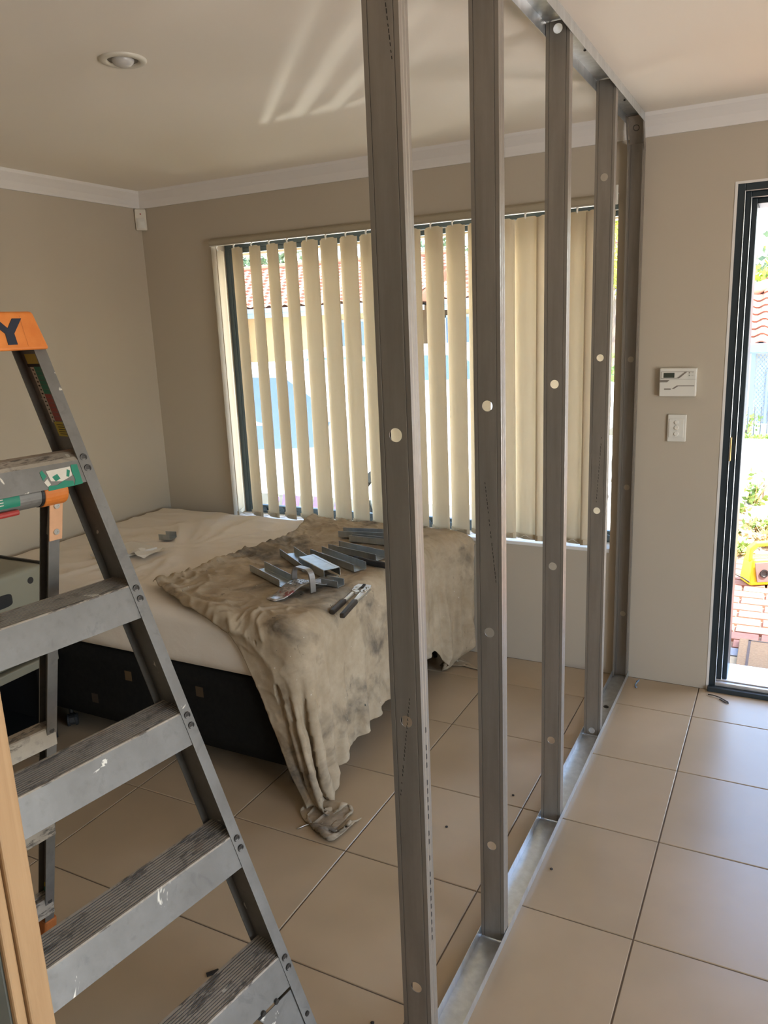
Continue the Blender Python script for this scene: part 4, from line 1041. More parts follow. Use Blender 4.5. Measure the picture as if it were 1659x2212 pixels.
# red lock lever and its green label
lv = t0 + LS * 0.055 + Vector((0, 0, -0.030)) + LN * 0.016
b = MB(); b.obox(lv, LS * 0.16, LN * 0.014, (0, 0, 0.012)); lk = b.build('lock_lever', RED, ld, bevel=0.004)
b = MB(); b.tube([lv + LS * 0.092 + LN * 0.007 + Vector((0, 0, 0.006)), lv + LS * 0.088 + LN * 0.012 + Vector((0, 0, -0.02)), lv + LS * 0.078 + LN * 0.016 + Vector((0, 0, -0.052))], [0.008, 0.009, 0.010], 12); b.build('thumb_tab', RED, lk, smooth=True)
rows = []
for i in range(7):
    a = math.radians(-28 + i * 11); q = t0 + (LN * math.cos(a) + Vector((0, 0, 1)) * math.sin(a)) * 0.0270
    rows.append([q + LS * 0.050, q + LS * 0.20])
MB().sheet(rows).build('tube_label', GREENST, ld, smooth=True)
b = MB()
for k, i in enumerate((1.5, 2.6, 3.7, 4.6)):
    a0, a1 = math.radians(-28 + i * 11), math.radians(-28 + (i + 0.35) * 11)
    for a_, c_ in ((0.085, 0.10), (0.104, 0.125), (0.13, 0.15)):
        q0 = t0 + (LN * math.cos(a0) + Vector((0, 0, 1)) * math.sin(a0)) * 0.0273; q1 = t0 + (LN * math.cos(a1) + Vector((0, 0, 1)) * math.sin(a1)) * 0.0273
        b.add([q0 + LS * a_, q0 + LS * c_, q1 + LS * c_, q1 + LS * a_], [(0, 1, 2, 3)])
b.build('label_print', WHITEST, ld)
for zr in (0.695, 0.405, 0.125):
    P = RL(zr) - LN * 0.003; Q = RLL(zr) - LN * 0.003
    e = LS; sA, sB = -0.010, (Q - P).length + 0.010
    prof = [(0.0, -0.05), (0.0, -0.002), (-0.002, 0.0), (-0.012, 0.0), (-0.013, -0.0015), (-0.022, -0.0015), (-0.023, 0.0), (-0.042, 0.0), (-0.044, -0.002), (-0.044, -0.04)]
    rows = [[P + LN * x + Vector((0, 0, z + 0.012)) + LS * s for x, z in prof] for s in (sA, (sA + sB) / 2, sB)]
    MB().sheet(rows).build('rear_rung', ALUTREAD, ld, solid=0.003)
    for ds in (0, 1):
        for dz in (0.004, -0.016):
            c = (RL(zr + dz) if ds == 0 else RLL(zr + dz))
            MB().lathe(c, LN, [(-0.001, 0.0068), (0.001, 0.0062), (0.001, 0.0)], 12).build('rivet', SCREW, ld)
b = MB(); ins = LS * (-0.013 + 0.0034)
b.prism([RL(z) + ins - LN * n for z, n in ((0.36, 0.008), (0.36, 0.03), (0.24, 0.034), (0.24, 0.006))], LS * 0.0004); b.build('sticker', WHITEST, ld)
b = MB(); b.prism([RL(z) + ins - LN * n for z, n in ((1.285, 0.012), (1.275, 0.040), (1.21, 0.046), (1.205, 0.010))], LS * 0.0004); st = b.build('sticker', WHITEST, ld)
b = MB()
for k in range(7):
    z = 1.277 - k * 0.010; b.add([RL(z) + ins * 0.97 - LN * 0.014, RL(z - 0.004) + ins * 0.97 - LN * 0.036, RL(z - 0.008) + ins * 0.97 - LN * 0.036, RL(z - 0.005) + ins * 0.97 - LN * 0.014], [(0, 1, 2, 3)])
b.build('sticker_print', INK, st)
# green and yellow label on the rear foot plate
b = MB(); b.prism([RL(z) + ins - LN * n for z, n in ((0.17, 0.006), (0.17, 0.044), (0.155, 0.044), (0.155, 0.006))], LS * 0.0005); b.build('sticker', YELST, ld)
b = MB(); b.prism([RL(z) + ins - LN * n for z, n in ((0.153, 0.006), (0.153, 0.044), (0.075, 0.044), (0.075, 0.006))], LS * 0.0005); b.build('sticker', GREENST, ld)

# ------------------------------------------------------------------ storage boxes left of the bed
def crate(zb, h, label, lid):
    x1, y1 = -2.03, 2.024; x0, y0 = x1 - 0.48, y1 - 0.62
    t = root('storage_box', label, 'box', ((x0 + x1) / 2, (y0 + y1) / 2, zb), 'grey-green storage boxes left of the bed')
    bm_obj(rbox_verts((x0, y0, zb), (x1, y1, zb + h), 16, 18, 12, 0.022), 'body', BOXPLASTIC, t)
    # hand hole: black plug, the shade of the opening put into its colour
    yc, zc = y1 - (0.247 if lid else 0.165), zb + h * (0.42 if lid else 0.55)
    b = MB(); n = 28; pr = []
    for k in range(n):
        a = 2 * math.pi * k / n; ca, sa = math.cos(a), math.sin(a)
        pr.append((yc + 0.085 * (abs(ca) ** 0.35) * math.copysign(1, ca), zc + 0.026 * (abs(sa) ** 0.45) * math.copysign(1, sa)))
    b.prism([Vector((x1 - 0.02, y, z)) for y, z in pr], (0.0206, 0, 0)); b.build('hand_hole_shade', BLACK, t)
    if lid:
        MB().lathe((x1 - 0.002, y1 - 0.072, zb + h * 0.69), (1, 0, 0), [(0, 0.0135), (0.003, 0.0135), (0.003, 0.0)], 20).build('eyelet', BLACK, t)
    MB().box((x0 + 0.02, y1 - 0.006, zb + h - 0.016), (x1 - 0.02, y1 + 0.004, zb + h + 0.003)).build('back_rim', SCREW, t)
    return t
crate(0.596, 0.172, 'grey-green plastic storage box with an eyelet, upper of the two by the bed', True)
crate(0.392, 0.200, 'grey-green plastic storage box under the other one by the bed', False)
# dark low table that carries them
tb = root('dark_side_table', 'black open side table carrying the grey-green boxes beside the bed', 'table', (-2.32, 1.70, 0))
MB().box((-2.60, 1.36, 0.352), (-2.02, 2.024, 0.388)).build('top', BOXPLASTIC, tb, bevel=0.006)
for x in (-2.58, -2.10):
    for y in (1.38, 1.965): MB().box((x, y, 0), (x + 0.035, y + 0.035, 0.352)).build('leg', BLACK, tb, bevel=0.003)
MB().box((-2.57, 1.39, 0.02), (-2.56, 1.99, 0.352)).build('back_panel', BLACK, tb)
MB().box((-2.565, 1.985, 0.02), (-2.08, 1.995, 0.352)).build('side_panel', BLACK, tb)
MB().box((-2.565, 1.39, 0.06), (-2.09, 1.985, 0.075)).build('shelf', BLACK, tb)

# ------------------------------------------------------------------ debris on the floor
def curl(name, pts, r, mt, label, cat):
    c = pts[0]; o = MB().tube(pts, r, 6).build(name, mt, org=tuple(c), smooth=True); tag(o, label, cat); return o
curl('cloth_thread', [(-0.745, 1.935, 0.003), (-0.77, 1.915, 0.004), (-0.780, 1.90, 0.003), (-0.787, 1.885, 0.003)], 0.0022, CHROME, 'bent wire scrap on the tiles by the cloth tail', 'wire scrap')
curl('steel_offcut_strip', [(0.352, 3.418, 0.004), (0.372, 3.414, 0.007), (0.398, 3.405, 0.006), (0.420, 3.392, 0.003), (0.436, 3.378, 0.003), (0.438, 3.367, 0.003), (0.425, 3.368, 0.003), (0.400, 3.395, 0.003)], 0.0022, SCREW, 'thin twisted metal strip on the tiles in front of the door sill', 'metal strip')
curl('steel_shaving', [(0.047, 3.43, 0.004), (0.058, 3.425, 0.016), (0.050, 3.42, 0.006), (0.047, 3.40, 0.004), (0.052, 3.375, 0.004), (0.058, 3.372, 0.004)], 0.0034, GUTTER, 'curled blue-grey shaving beside the end of the partition', 'metal shaving')
o = MB().box((-0.672, 1.280, 0.0005), (-0.640, 1.292, 0.004)).build('black_clip', BLACK, org=(-0.656, 1.286, 0)); o.rotation_euler = (0, 0, 0.9); tag(o, 'small black plastic clip on the tiles behind the bottom ladder step', 'clip')
for i, (x, y) in enumerate(((0.036, 2.039), (-0.205, 1.33), (-0.335, 2.10), (-0.19, 2.36))):
    o = MB().lathe((x, y, 0.0005), (0, 0, 1), [(0, 0.0045), (0.002, 0.005), (0.0035, 0.003), (0.004, 0)], 7).build('dirt_crumb', INK, org=(x, y, 0))
    tag(o, ['dark crumb on the tile to the right of the floor track', 'dark crumb on a grout joint left of the floor track', 'dark speck between the bed and the second stud', 'dark speck on a tile right of the bed'][i], 'crumb')

# ================================================================== outdoors
GZ = -0.10
struct(MB().box((3.42, -12, GZ - 0.3), (16, 3.73, GZ)).build('bounce_slab', CONCRETE))  # unseen slab, added to bounce sunlight up onto the ceiling
struct(MB().box((-12, -14, GZ - 0.3), (3.42, YB - 0.22, GZ)).build('back_bounce_slab', CONCRETE))  # unseen ground behind the room, added for sun bounce as well
struct(MB().box((-40, 3.73, GZ - 0.3), (20, 12.0, GZ)).build('ground', CONCRETE))
struct(MB().hexa([(-40, 12.0, GZ - 0.3), (20, 12.0, GZ - 0.3), (20, 14.0, -1.4), (-2.5, 14.0, -1.4), (-40, 12, GZ), (20, 12, GZ), (20, 14.0, -1.3), (-40, 14.0, -1.3)]).build('bank', SOIL)) if False else None
struct(MB().box((-2.6, 12.0, -1.7), (20, 40, -1.35)).build('lower_ground', CONCRETE))
struct(MB().box((-60, 12.0, GZ - 0.3), (-2.6, 60, GZ - 0.01)).build('far_ground', CONCRETE))
# our own eave over the window and the door
ev = struct(MB().box((-6, 3.73, 2.14), (6, 4.16, 2.16)).build('eave', SOFFIT))
MB().box((-6, 4.15, 2.10), (6, 4.17, 2.26)).build('fascia', SOFFIT, ev); 
MB().box((-6, 4.17, 2.105), (6, 4.28, 2.22)).build('gutter', FASCIA, ev, bevel=0.01)
MB().hexa([(-6, YB, 3.7), (6, YB, 3.7), (6, 3.72, 2.56), (-6, 3.72, 2.56), (-6, YB, 3.76), (6, YB, 3.76), (6, 3.72, 2.62), (-6, 3.72, 2.62)]).hexa([(-6, 3.72, 2.56), (6, 3.72, 2.56), (6, 4.28, 2.225), (-6, 4.28, 2.225), (-6, 3.72, 2.62), (6, 3.72, 2.62), (6, 4.28, 2.285), (-6, 4.28, 2.285)]).build('roof_plane', ROOFMORTAR, ev)

# brick pavers outside the door, each one a piece
pv = struct(MB().box((DX0 - 0.6, 3.74, GZ), (2.0, 5.72, -0.045)).build('paving', SAND))
def paver(x0, x1, y0, y1, mt, cache={}):
    key = (round(x1 - x0, 3), round(y1 - y0, 3), mt.name)
    if key not in cache:
        hx, hy, e = (x1 - x0) / 2 - 0.003, (y1 - y0) / 2 - 0.003, 0.005
        bb = MB().hexa([(-hx, -hy, -0.02), (hx, -hy, -0.02), (hx, hy, -0.02), (-hx, hy, -0.02), (-hx + e, -hy + e, 0), (hx - e, -hy + e, 0), (hx - e, hy - e, 0), (-hx + e, hy - e, 0)])
        me = bpy.data.meshes.new('brick'); me.from_pydata(bb.v, [], bb.f); me.materials.append(mt); cache[key] = me
    o = bpy.data.objects.new('brick', cache[key]); C.objects.link(o); o.parent = pv
    o.location = ((x0 + x1) / 2, (y0 + y1) / 2, -0.028 + random.uniform(-0.002, 0.002)); o.rotation_euler = (random.uniform(-0.01, 0.01), random.uniform(-0.008, 0.008), random.uniform(-0.01, 0.01))
rows_ = [(3.745, 3.858, REDPAVE, 0.0), (3.858, 3.968, CREAMPAVE, 0.06), (3.968, 4.078, GREYPAVE, 0.02)]
y = 4.078
while y < 5.68:
    rows_.append((y, y + 0.115, REDPAVE, 0.1 * (len(rows_) % 2))); y += 0.115
for y0, y1, mt, off in rows_:
    x = DX0 - 0.5 + off
    while x < 1.3:
        ln = 0.112 if mt is CREAMPAVE else 0.228
        paver(x, x + ln, y0, y1, mt); x += ln

# coir doormat
dm = root('doormat', 'brown coir doormat with a dark border on the pavers outside the door', 'doormat', (0.78, 3.96, -0.026))
MB().hexa([(0.440, 3.768, -0.026), (1.12, 3.768, -0.026), (1.12, 4.165, -0.026), (0.436, 4.165, -0.026), (0.440, 3.768, -0.006), (1.12, 3.768, -0.006), (1.12, 4.165, -0.006), (0.436, 4.165, -0.006)]).build('pile', COIR, dm, bevel=0.004)
b = MB(); z = -0.0058
b.box((0.478, 3.80, z - 0.002), (0.490, 4.15, z + 0.001)); b.box((0.478, 4.14, z - 0.002), (1.09, 4.15, z + 0.001)); b.box((0.478, 3.80, z - 0.002), (1.09, 3.808, z + 0.001))
b.build('border', COIRDARK, dm)
b = MB()
for x in (0.60, 0.64, 0.70, 0.76): b.box((x, 3.92, z - 0.002), (x + 0.022, 4.00, z + 0.0008))
b.build('faded_print', COIRDARK, dm)

# job-site radio on the pavers
rd = root('work_radio', 'yellow job-site radio with a carry handle standing on the sunlit pavers', 'radio', (0.56, 5.16, -0.028))
zb = -0.028
b = MB()
b.hexa([(0.435, 5.10, zb), (0.86, 5.33, zb), (0.79, 5.46, zb), (0.365, 5.23, zb), (0.445, 5.12, zb + 0.17), (0.85, 5.34, zb + 0.17), (0.79, 5.45, zb + 0.17), (0.385, 5.23, zb + 0.17)])
b.build('body', YELLOW, rd, bevel=0.02, seg=3)
fx = Vector((0.425, 0.23, 0)).normalized(); fn = Vector((0.23, -0.425, 0)).normalized(); F0 = Vector((0.442, 5.104, zb + 0.028))
MB().prism([F0 + fx * 0.035 + fn * 0.004, F0 + fx * 0.44 + fn * 0.004, F0 + fx * 0.43 + fn * 0.001 + Vector((0, 0, 0.125)), F0 + fx * 0.015 + fn * 0.001 + Vector((0, 0, 0.125))], fn * 0.006).build('face_panel', BROWNPANEL, rd, bevel=0.002)
MB().lathe(F0 + fx * 0.075 + fn * 0.009 + Vector((0, 0, 0.055)), fn, [(0, 0.026), (0.006, 0.026), (0.006, 0.018), (0.002, 0.015), (0.002, 0)], 20).build('dial', BLACK, rd)
MB().prism([F0 + fx * 0.13 + fn * 0.009 + Vector((0, 0, 0.115)), F0 + fx * 0.14 + fn * 0.009 + Vector((0, 0, 0.115)), F0 + fx * 0.155 + fn * 0.009 + Vector((0, 0, 0.05)), F0 + fx * 0.14 + fn * 0.009 + Vector((0, 0, 0.05))], fn * 0.003).build('slot', BLACK, rd)
hp = [F0 + fx * 0.01 - fn * 0.06 + Vector((0, 0, 0.12)), F0 + fx * 0.015 - fn * 0.06 + Vector((0, 0, 0.20)), F0 + fx * 0.05 - fn * 0.06 + Vector((0, 0, 0.225)), F0 + fx * 0.38 - fn * 0.06 + Vector((0, 0, 0.235)), F0 + fx * 0.42 - fn * 0.06 + Vector((0, 0, 0.21)), F0 + fx * 0.425 - fn * 0.06 + Vector((0, 0, 0.12))]
b = MB(); b.sheet([[q - fn * 0.03, q + fn * 0.02] for q in hp]); b.build('carry_handle', YELLOW, rd, solid=0.026, bevel=0.006)
b = MB().tube([(0.435, 5.10, 0.0), (0.40, 5.10, 0.022), (0.345, 5.115, 0.040), (0.30, 5.12, 0.052)], [0.006, 0.004, 0.003, 0.002], 8); b.build('aerial', SCREW, rd)

# garden bed
gb = struct(MB().hexa([(-0.6, 5.72, GZ), (3, 5.72, GZ), (3, 7.9, GZ), (-0.6, 7.6, GZ), (-0.6, 5.75, -0.04), (3, 5.75, -0.04), (3, 7.85, -0.02), (-0.6, 7.55, -0.02)]).build('garden_bed', SOIL))
b = MB()
b.hexa([(0.10, 7.62, GZ), (0.42, 7.95, GZ), (0.42, 8.07, GZ), (0.06, 7.72, GZ), (0.10, 7.62, 0.06), (0.42, 7.95, 0.06), (0.42, 8.07, 0.06), (0.06, 7.72, 0.06)])
b.box((0.42, 7.93, GZ), (2.2, 8.05, 0.06)); b.build('edging', mat('weathered_edging', (0.40, 0.30, 0.22), 0.9, var=0.3, scale=10), gb)
def leaf_cloud(name, spots, mt, size, parent=None, org=(0, 0, 0), flat=0.0):
    vs, fs = [], []
    for p in spots:
        p = Vector(p); a = Vector((random.gauss(0, 1), random.gauss(0, 1), random.gauss(0, 1) * (1 - flat) + flat * 0.2)).normalized(); c = a.cross(Vector((random.gauss(0, 1), random.gauss(0, 1), random.gauss(0, 1)))).normalized()
        l = size * random.uniform(0.6, 1.3); k = len(vs)
        vs += [p, p + a * l * 0.5 + c * l * 0.28, p + a * l, p + a * l * 0.5 - c * l * 0.28]; fs.append((k, k + 1, k + 2, k + 3))
    bb = MB(); bb.v = [tuple(v) for v in vs]; bb.f = fs
    return bb.build(name, mt, parent, org)
def plant(x, y, r, h, n, mt, label, size=0.045, stems=7, dry=0.0):
    t = root('garden_plant', label, 'plant', (x, y, GZ + 0.05))
    b = MB()
    for k in range(stems):
        a = random.uniform(0, 6.28); e = Vector((x + r * 0.8 * math.cos(a), y + r * 0.8 * math.sin(a), GZ + 0.05 + h * random.uniform(0.6, 1.0)))
        b.tube([(x, y, GZ + 0.04), Vector((x, y, GZ + 0.04)).lerp(e, 0.55) + Vector((0, 0, 0.02)), e], [0.006, 0.004, 0.002], 5)
    b.build('stem', DRYLEAF, t)
    rr = r - size * 0.7
    sp = []
    while len(sp) < n:
        qx, qy = random.gauss(0, 0.5), random.gauss(0, 0.5)
        if qx * qx + qy * qy < 1: sp.append((x + qx * rr, y + qy * rr, GZ + 0.06 + abs(random.gauss(0, h * 0.5))))
    leaf_cloud('foliage', sp, mt, size, t); 
    if dry: leaf_cloud('dead_leaves', [(x + random.uniform(-0.6, 0.6) * rr, y + random.uniform(-0.6, 0.6) * rr, GZ + 0.06 + random.random() * 0.03) for _ in range(int(n * dry))], DRYLEAF, size * 1.3, t, flat=0.6)
plant(0.36, 5.86, 0.12, 0.09, 150, LEAF, 'low green plant at the near edge of the garden bed', 0.04, dry=0.4)
plant(0.50, 6.10, 0.16, 0.16, 120, DRYLEAF, 'straw-coloured dry plant with pale stems in the middle of the garden bed', 0.05, stems=16)
plant(0.24, 6.32, 0.14, 0.12, 120, LEAF, 'green and brown plant left of the dry one in the garden bed', 0.045, dry=0.6)
plant(0.45, 6.62, 0.2, 0.08, 160, LEAF, 'spreading pale green ground cover in the middle of the garden bed', 0.05, dry=0.5)
plant(0.22, 7.1, 0.16, 0.10, 120, LEAF, 'leafy plant at the far left of the garden bed', 0.055, dry=0.4)
plant(0.36, 7.45, 0.12, 0.26, 140, LEAF, 'tallest bright green plant by the garden edging', 0.055)
plant(0.12, 7.40, 0.10, 0.16, 90, LEAF, 'short leafy plant at the left end of the garden edging', 0.05, dry=0.4)
for i, (x, y) in enumerate(((0.42, 6.9), (0.52, 6.98), (0.20, 6.82))):
    o = MB().prism([(x, y, GZ + 0.07), (x + 0.11, y - 0.02, GZ + 0.075), (x + 0.15, y + 0.02, GZ + 0.07), (x + 0.06, y + 0.045, GZ + 0.08)], (0.005, 0.0, 0.012)).build('bark_chip', STONE, org=(x, y, GZ + 0.07))
    tag(o, ['reddish bark chip in the middle of the garden bed', 'reddish bark chip at the right of the garden bed', 'reddish bark chip nearer the door in the garden bed'][i], 'bark chip')

# far planting with a rock and a thin bar fence
rk = rbox_verts((-0.42, 11.5, GZ - 0.02), (0.02, 12.0, 0.10), 8, 8, 5, 0.09)
for v in rk.verts: v.co += Vector((mnoise.noise(v.co * 5), mnoise.noise(v.co * 5 + Vector((9, 0, 0))), mnoise.noise(v.co * 5 + Vector((0, 7, 0))))) * 0.05
o = bm_obj(rk, 'garden_rock', STONE, org=(-0.2, 11.75, GZ), smooth=False); tag(o, 'pinkish rock at the far edge of the bright concrete', 'rock')
fe = root('bar_fence', 'thin dark vertical bar fence behind the far planting', 'fence', (1.0, 12.25, GZ))
for k in range(26):
    x = -0.2 + k * 0.085
    MB().tube([(x, 12.25, GZ - 0.1), (x, 12.25, 0.32)], 0.006, 6).build('bar', FENCEBAR, fe)
MB().box((-0.3, 12.24, -0.16), (2.0, 12.26, -0.13)).build('rail', FENCEBAR, fe)
def shrub(x, y, z, rx, rz, n, mt, label, size, name='shrub', twigs=10):
    t = root(name, label, 'shrub', (x, y, z))
    b = MB()
    for k in range(twigs):
        a = random.uniform(0, 6.28); e = Vector((x + rx * 0.8 * math.cos(a), y + rx * 0.6 * math.sin(a), z + rz * random.uniform(0.9, 1.8)))
        b.tube([(x + 0.05 * math.cos(a), y, z), Vector((x, y, z + rz * 0.5)).lerp(e, 0.5), e], [0.014, 0.009, 0.004], 5)
    b.build('branch', BARK, t)
    sp = []
    while len(sp) < n:
        q = Vector((random.uniform(-1, 1), random.uniform(-1, 1), random.uniform(-1, 1)))
        if q.length < 1: sp.append((x + q.x * rx, y + q.y * rx, z + rz + q.z * rz))
    leaf_cloud('foliage', sp, mt, size, t)
shrub(-0.02, 12.75, GZ - 0.05, 0.26, 0.20, 110, LEAF, 'sparse twiggy shrub with pale leaves behind the bar fence', 0.07)
shrub(0.62, 12.75, GZ - 0.05, 0.33, 0.16, 90, DRYLEAF, 'dry bare shrub behind the bar fence to the right', 0.06, twigs=22)
for i, x in enumerate((0.10, 0.33, 0.6)):
    shrub(x, 12.1, GZ - 0.04, 0.15, 0.045, 130, LEAF, ['low green clump by the pink rock', 'low green clump in front of the bar fence', 'low green clump right of the others in front of the bar fence'][i], 0.05, name='ground_cover', twigs=4)

# ------------------------------------------------------------------ neighbouring houses
def tile_unit(mw, ml, mt):
    rows = []
    for l in (0.0, 0.5, 1.0):
        rows.append([(mw * (k / 6 - 0.5), ml * l, 0.030 * math.sin(2 * math.pi * (k / 6)) + 0.030 * (1 - l)) for k in range(7)])
    bb = MB().sheet(rows); n = 7
    fr = [(x, y, z - 0.022) for x, y, z in rows[0]]; k0 = len(bb.v); bb.v += fr
    bb.f += [(j, j + 1, k0 + j + 1, k0 + j) for j in range(6)]
    me = bpy.data.meshes.new('roof_tile'); me.from_pydata(bb.v, [], bb.f); me.materials.append(mt); me.shade_smooth(); return me
# house seen through the door, standing on lower ground
HD = 15.0
h1 = root('neighbour_house', 'grey house with red tiled roof and blue gutter seen through the door', 'house', (3.0, 17, -1.35))
MB().box((-0.34, HD + 0.55, -1.35), (8, HD + 6, 1.02)).build('wall', HOUSEGREY, h1)
MB().box((-2.3, HD, 0.955), (8.2, HD + 0.14, 1.105)).build('gutter', GUTTER, h1, bevel=0.015)
MB().box((-2.2, HD + 0.1, 0.93), (8, HD + 0.56, 0.955)).build('soffit', GUTTER, h1)
sl = math.radians(23)
MB().hexa([(-2.3, HD + 0.05, 1.06), (8.2, HD + 0.05, 1.06), (5.0, HD + 5.0, 1.06 + 4.95 * math.tan(sl)), (2.65, HD + 5.0, 1.06 + 4.95 * math.tan(sl)), (-2.3, HD + 0.05, 1.02), (8.2, HD + 0.05, 1.02), (5.0, HD + 5.0, 1.0), (2.65, HD + 5.0, 1.0)]).build('roof_deck', ROOFMORTAR, h1)
TM = tile_unit(0.30, 0.36, ROOFTILE)
for r in range(11):
    for cidx in range(11):
        d = 0.02 + r * 0.315; y = HD + 0.02 + d * math.cos(sl); z = 1.085 + d * math.sin(sl); x = -1.05 + cidx * 0.296
        if x < -2.1 + (y - HD): continue
        o = bpy.data.objects.new('roof_tile', TM); C.objects.link(o); o.parent = h1; o.location = Vector((x, y, z)) - Vector((3.0, 17, -1.35)); o.rotation_euler = (sl, 0, random.uniform(-0.01, 0.01))
hipm = MB()
for k in range(11):
    t = k / 10.5; q = Vector((-2.3, HD + 0.05, 1.11)).lerp(Vector((2.65, HD + 5.0, 1.13 + 4.95 * math.tan(sl))), t); q2 = Vector((-2.3, HD + 0.05, 1.12)).lerp(Vector((2.65, HD + 5.0, 1.14 + 4.95 * math.tan(sl))), t + 0.098)
    bb = MB().tube([q + Vector((0, 0, 0.02)), q2], [0.14, 0.12], 10); bb.build('hip_tile', ROOFTILE, h1, smooth=True)
# security screen: blue frame and diamond mesh over a pale blind
MB().box((-0.09, HD + 0.50, -1.2), (-0.02, HD + 0.56, 0.93)).build('window_frame', GUTTER, h1)
MB().box((-0.02, HD + 0.53, -1.2), (1.6, HD + 0.545, 0.93)).build('window_pane', mat('pale_drawn_curtain', (0.42, 0.42, 0.37), 0.8), h1)
b = MB()
for k in range(-26, 34):
    for sg in (1, -1):
        x0 = 0.06 * k
        pts = []
        for (xx, zz) in ((x0, -1.2), (x0 + sg * 2.1 * 0.78, 0.9)): pts.append((xx, zz))
        (xa, za), (xb, zb2) = pts
        def cl(t): return (xa + (xb - xa) * t, za + (zb2 - za) * t)
        ts = [t for t in np.linspace(0, 1, 40) if -0.02 <= cl(t)[0] <= 1.6]
        if len(ts) < 2: continue
        (u0, v0), (u1, v1) = cl(ts[0]), cl(ts[-1]); e = 0.006
        b.add([(u0 - e, HD + 0.51, v0), (u0 + e, HD + 0.51, v0), (u1 + e, HD + 0.51, v1), (u1 - e, HD + 0.51, v1)], [(0, 1, 2, 3)])
mo = b.build('security_mesh', GUTTER, h1); 
MB().box((0.17, HD + 0.49, -1.2), (0.21, HD + 0.515, 0.6)).build('mullion', GUTTER, h1)
o = MB().hexa([(-0.3, 13.2, -1.35), (6, 13.2, -1.35), (6, 13.3, -1.35), (-0.3, 13.3, -1.35), (-0.3, 13.2, -0.05), (6, 13.2, -0.05), (6, 13.3, -0.05), (-0.3, 13.3, -0.05)]).build('low_wall', PATH, org=(2, 13.2, -1.35)); tag(o, 'low pale blue wall behind the bar fence and shrubs', 'wall')

def house(name, label, x0, x1, y, zg, zr, run, mtw, wing=None, windows=()):
    t = root(name, label, 'house', ((x0 + x1) / 2, y + 4, GZ))
    MB().box((x0, y + 0.6, GZ), (x1, y + 8, zg - 0.12)).build('wall', mtw, t)
    MB().box((x0 - 0.5, y - 0.02, zg - 0.14), (x1 + 0.5, y + 0.12, zg)).build('gutter', GUTTER, t, bevel=0.015)
    MB().box((x0 - 0.5, y + 0.1, zg - 0.29), (x1 + 0.5, y + 0.62, zg - 0.14)).build('fascia', GUTTER, t)
    a = math.atan2(zr - zg, run)
    # tiled slope: wavy courses as one relief surface
    n = int((run / math.cos(a)) / 0.33); cols = int((x1 - x0 + 1.0) / 0.075)
    rows = []
    for i in range(n):
        for l in (0.0, 0.999):
            d = (i + l) * 0.33; yy = y + 0.02 + d * math.cos(a); zz = zg + 0.03 + d * math.sin(a) + 0.035 * (1 - l)
            rows.append([(x0 - 0.5 + 0.075 * j, yy, zz + 0.028 * math.sin(2 * math.pi * j / 4 + (i % 2) * math.pi)) for j in range(cols + 1)])
    ro = MB().sheet(rows).build('roof_tiles', ROOFTILE, t); ro['kind'] = 'stuff'
    MB().hexa([(x0 - 0.5, y + 0.05, zg - 0.03), (x1 + 0.5, y + 0.05, zg - 0.03), (x1 + 0.5, y + run * 2, zg - 0.03), (x0 - 0.5, y + run * 2, zg - 0.03), (x0 - 0.5, y + 0.05, zg - 0.01), (x1 + 0.5, y + 0.05, zg - 0.01), (x1 + 0.5, y + run, zr), (x0 - 0.5, y + run, zr)]).build('roof_deck', ROOFMORTAR, t)
    MB().tube([(x0 - 0.5, y + run, zr + 0.05), (x1 + 0.5, y + run, zr + 0.05)], 0.13, 10).build('ridge', ROOFTILE, t)
    for (a0, a1, z0, z1) in windows:
        bb = MB(); 
        for lo, hi in (((a0, y + 0.54, z0), (a0 + 0.07, y + 0.62, z1)), ((a1 - 0.07, y + 0.54, z0), (a1, y + 0.62, z1)), ((a0, y + 0.54, z1 - 0.07), (a1, y + 0.62, z1)), ((a0, y + 0.54, z0), (a1, y + 0.62, z0 + 0.07))): bb.box(lo, hi)
        f = bb.build('window', GUTTER, t); MB().box((a0 + 0.05, y + 0.575, z0 + 0.05), (a1 - 0.05, y + 0.59, z1 - 0.05)).build('pane', CARGLASS, f)
    return t
hA = house('red_roofed_house', 'tan house with red tiled roof across the street, behind the left blind slats', -22, -9.9, 21.5, 2.38, 3.92, 3.8, HOUSEWALL, windows=((-12.6, -10.6, 0.3, 1.9),))
hB = house('red_roofed_house', 'second tan house with a taller red roof, behind the right blind slats', -8.4, -3.7, 21.4, 2.34, 4.25, 4.2, HOUSEWALL, windows=((-8.7, -7.0, 0.4, 1.9),))
# projecting wing at the left of the first house, its roof plane turned to the sun
wg = MB()
rows = []
for i in range(12):
    for l in (0.0, 0.999):
        d = (i + l) * 0.33; xx = -15.6 - d * 0.9; zz = 2.42 + d * 0.40 + 0.035 * (1 - l)
        rows.append([(xx, 18.6 + 0.075 * j, zz + 0.028 * math.sin(2 * math.pi * j / 4 + (i % 2) * math.pi)) for j in range(80)])
wo = wg.sheet(rows).build('wing_roof', ROOFTILE, hA); wo['kind'] = 'stuff'
MB().box((-20, 18.6, GZ), (-15.9, 22.2, 2.2)).build('wing_wall', HOUSEWALL, hA)
MB().box((-15.72, 18.5, 2.26), (-15.55, 21.6, 2.42)).build('wing_gutter', GUTTER, hA)

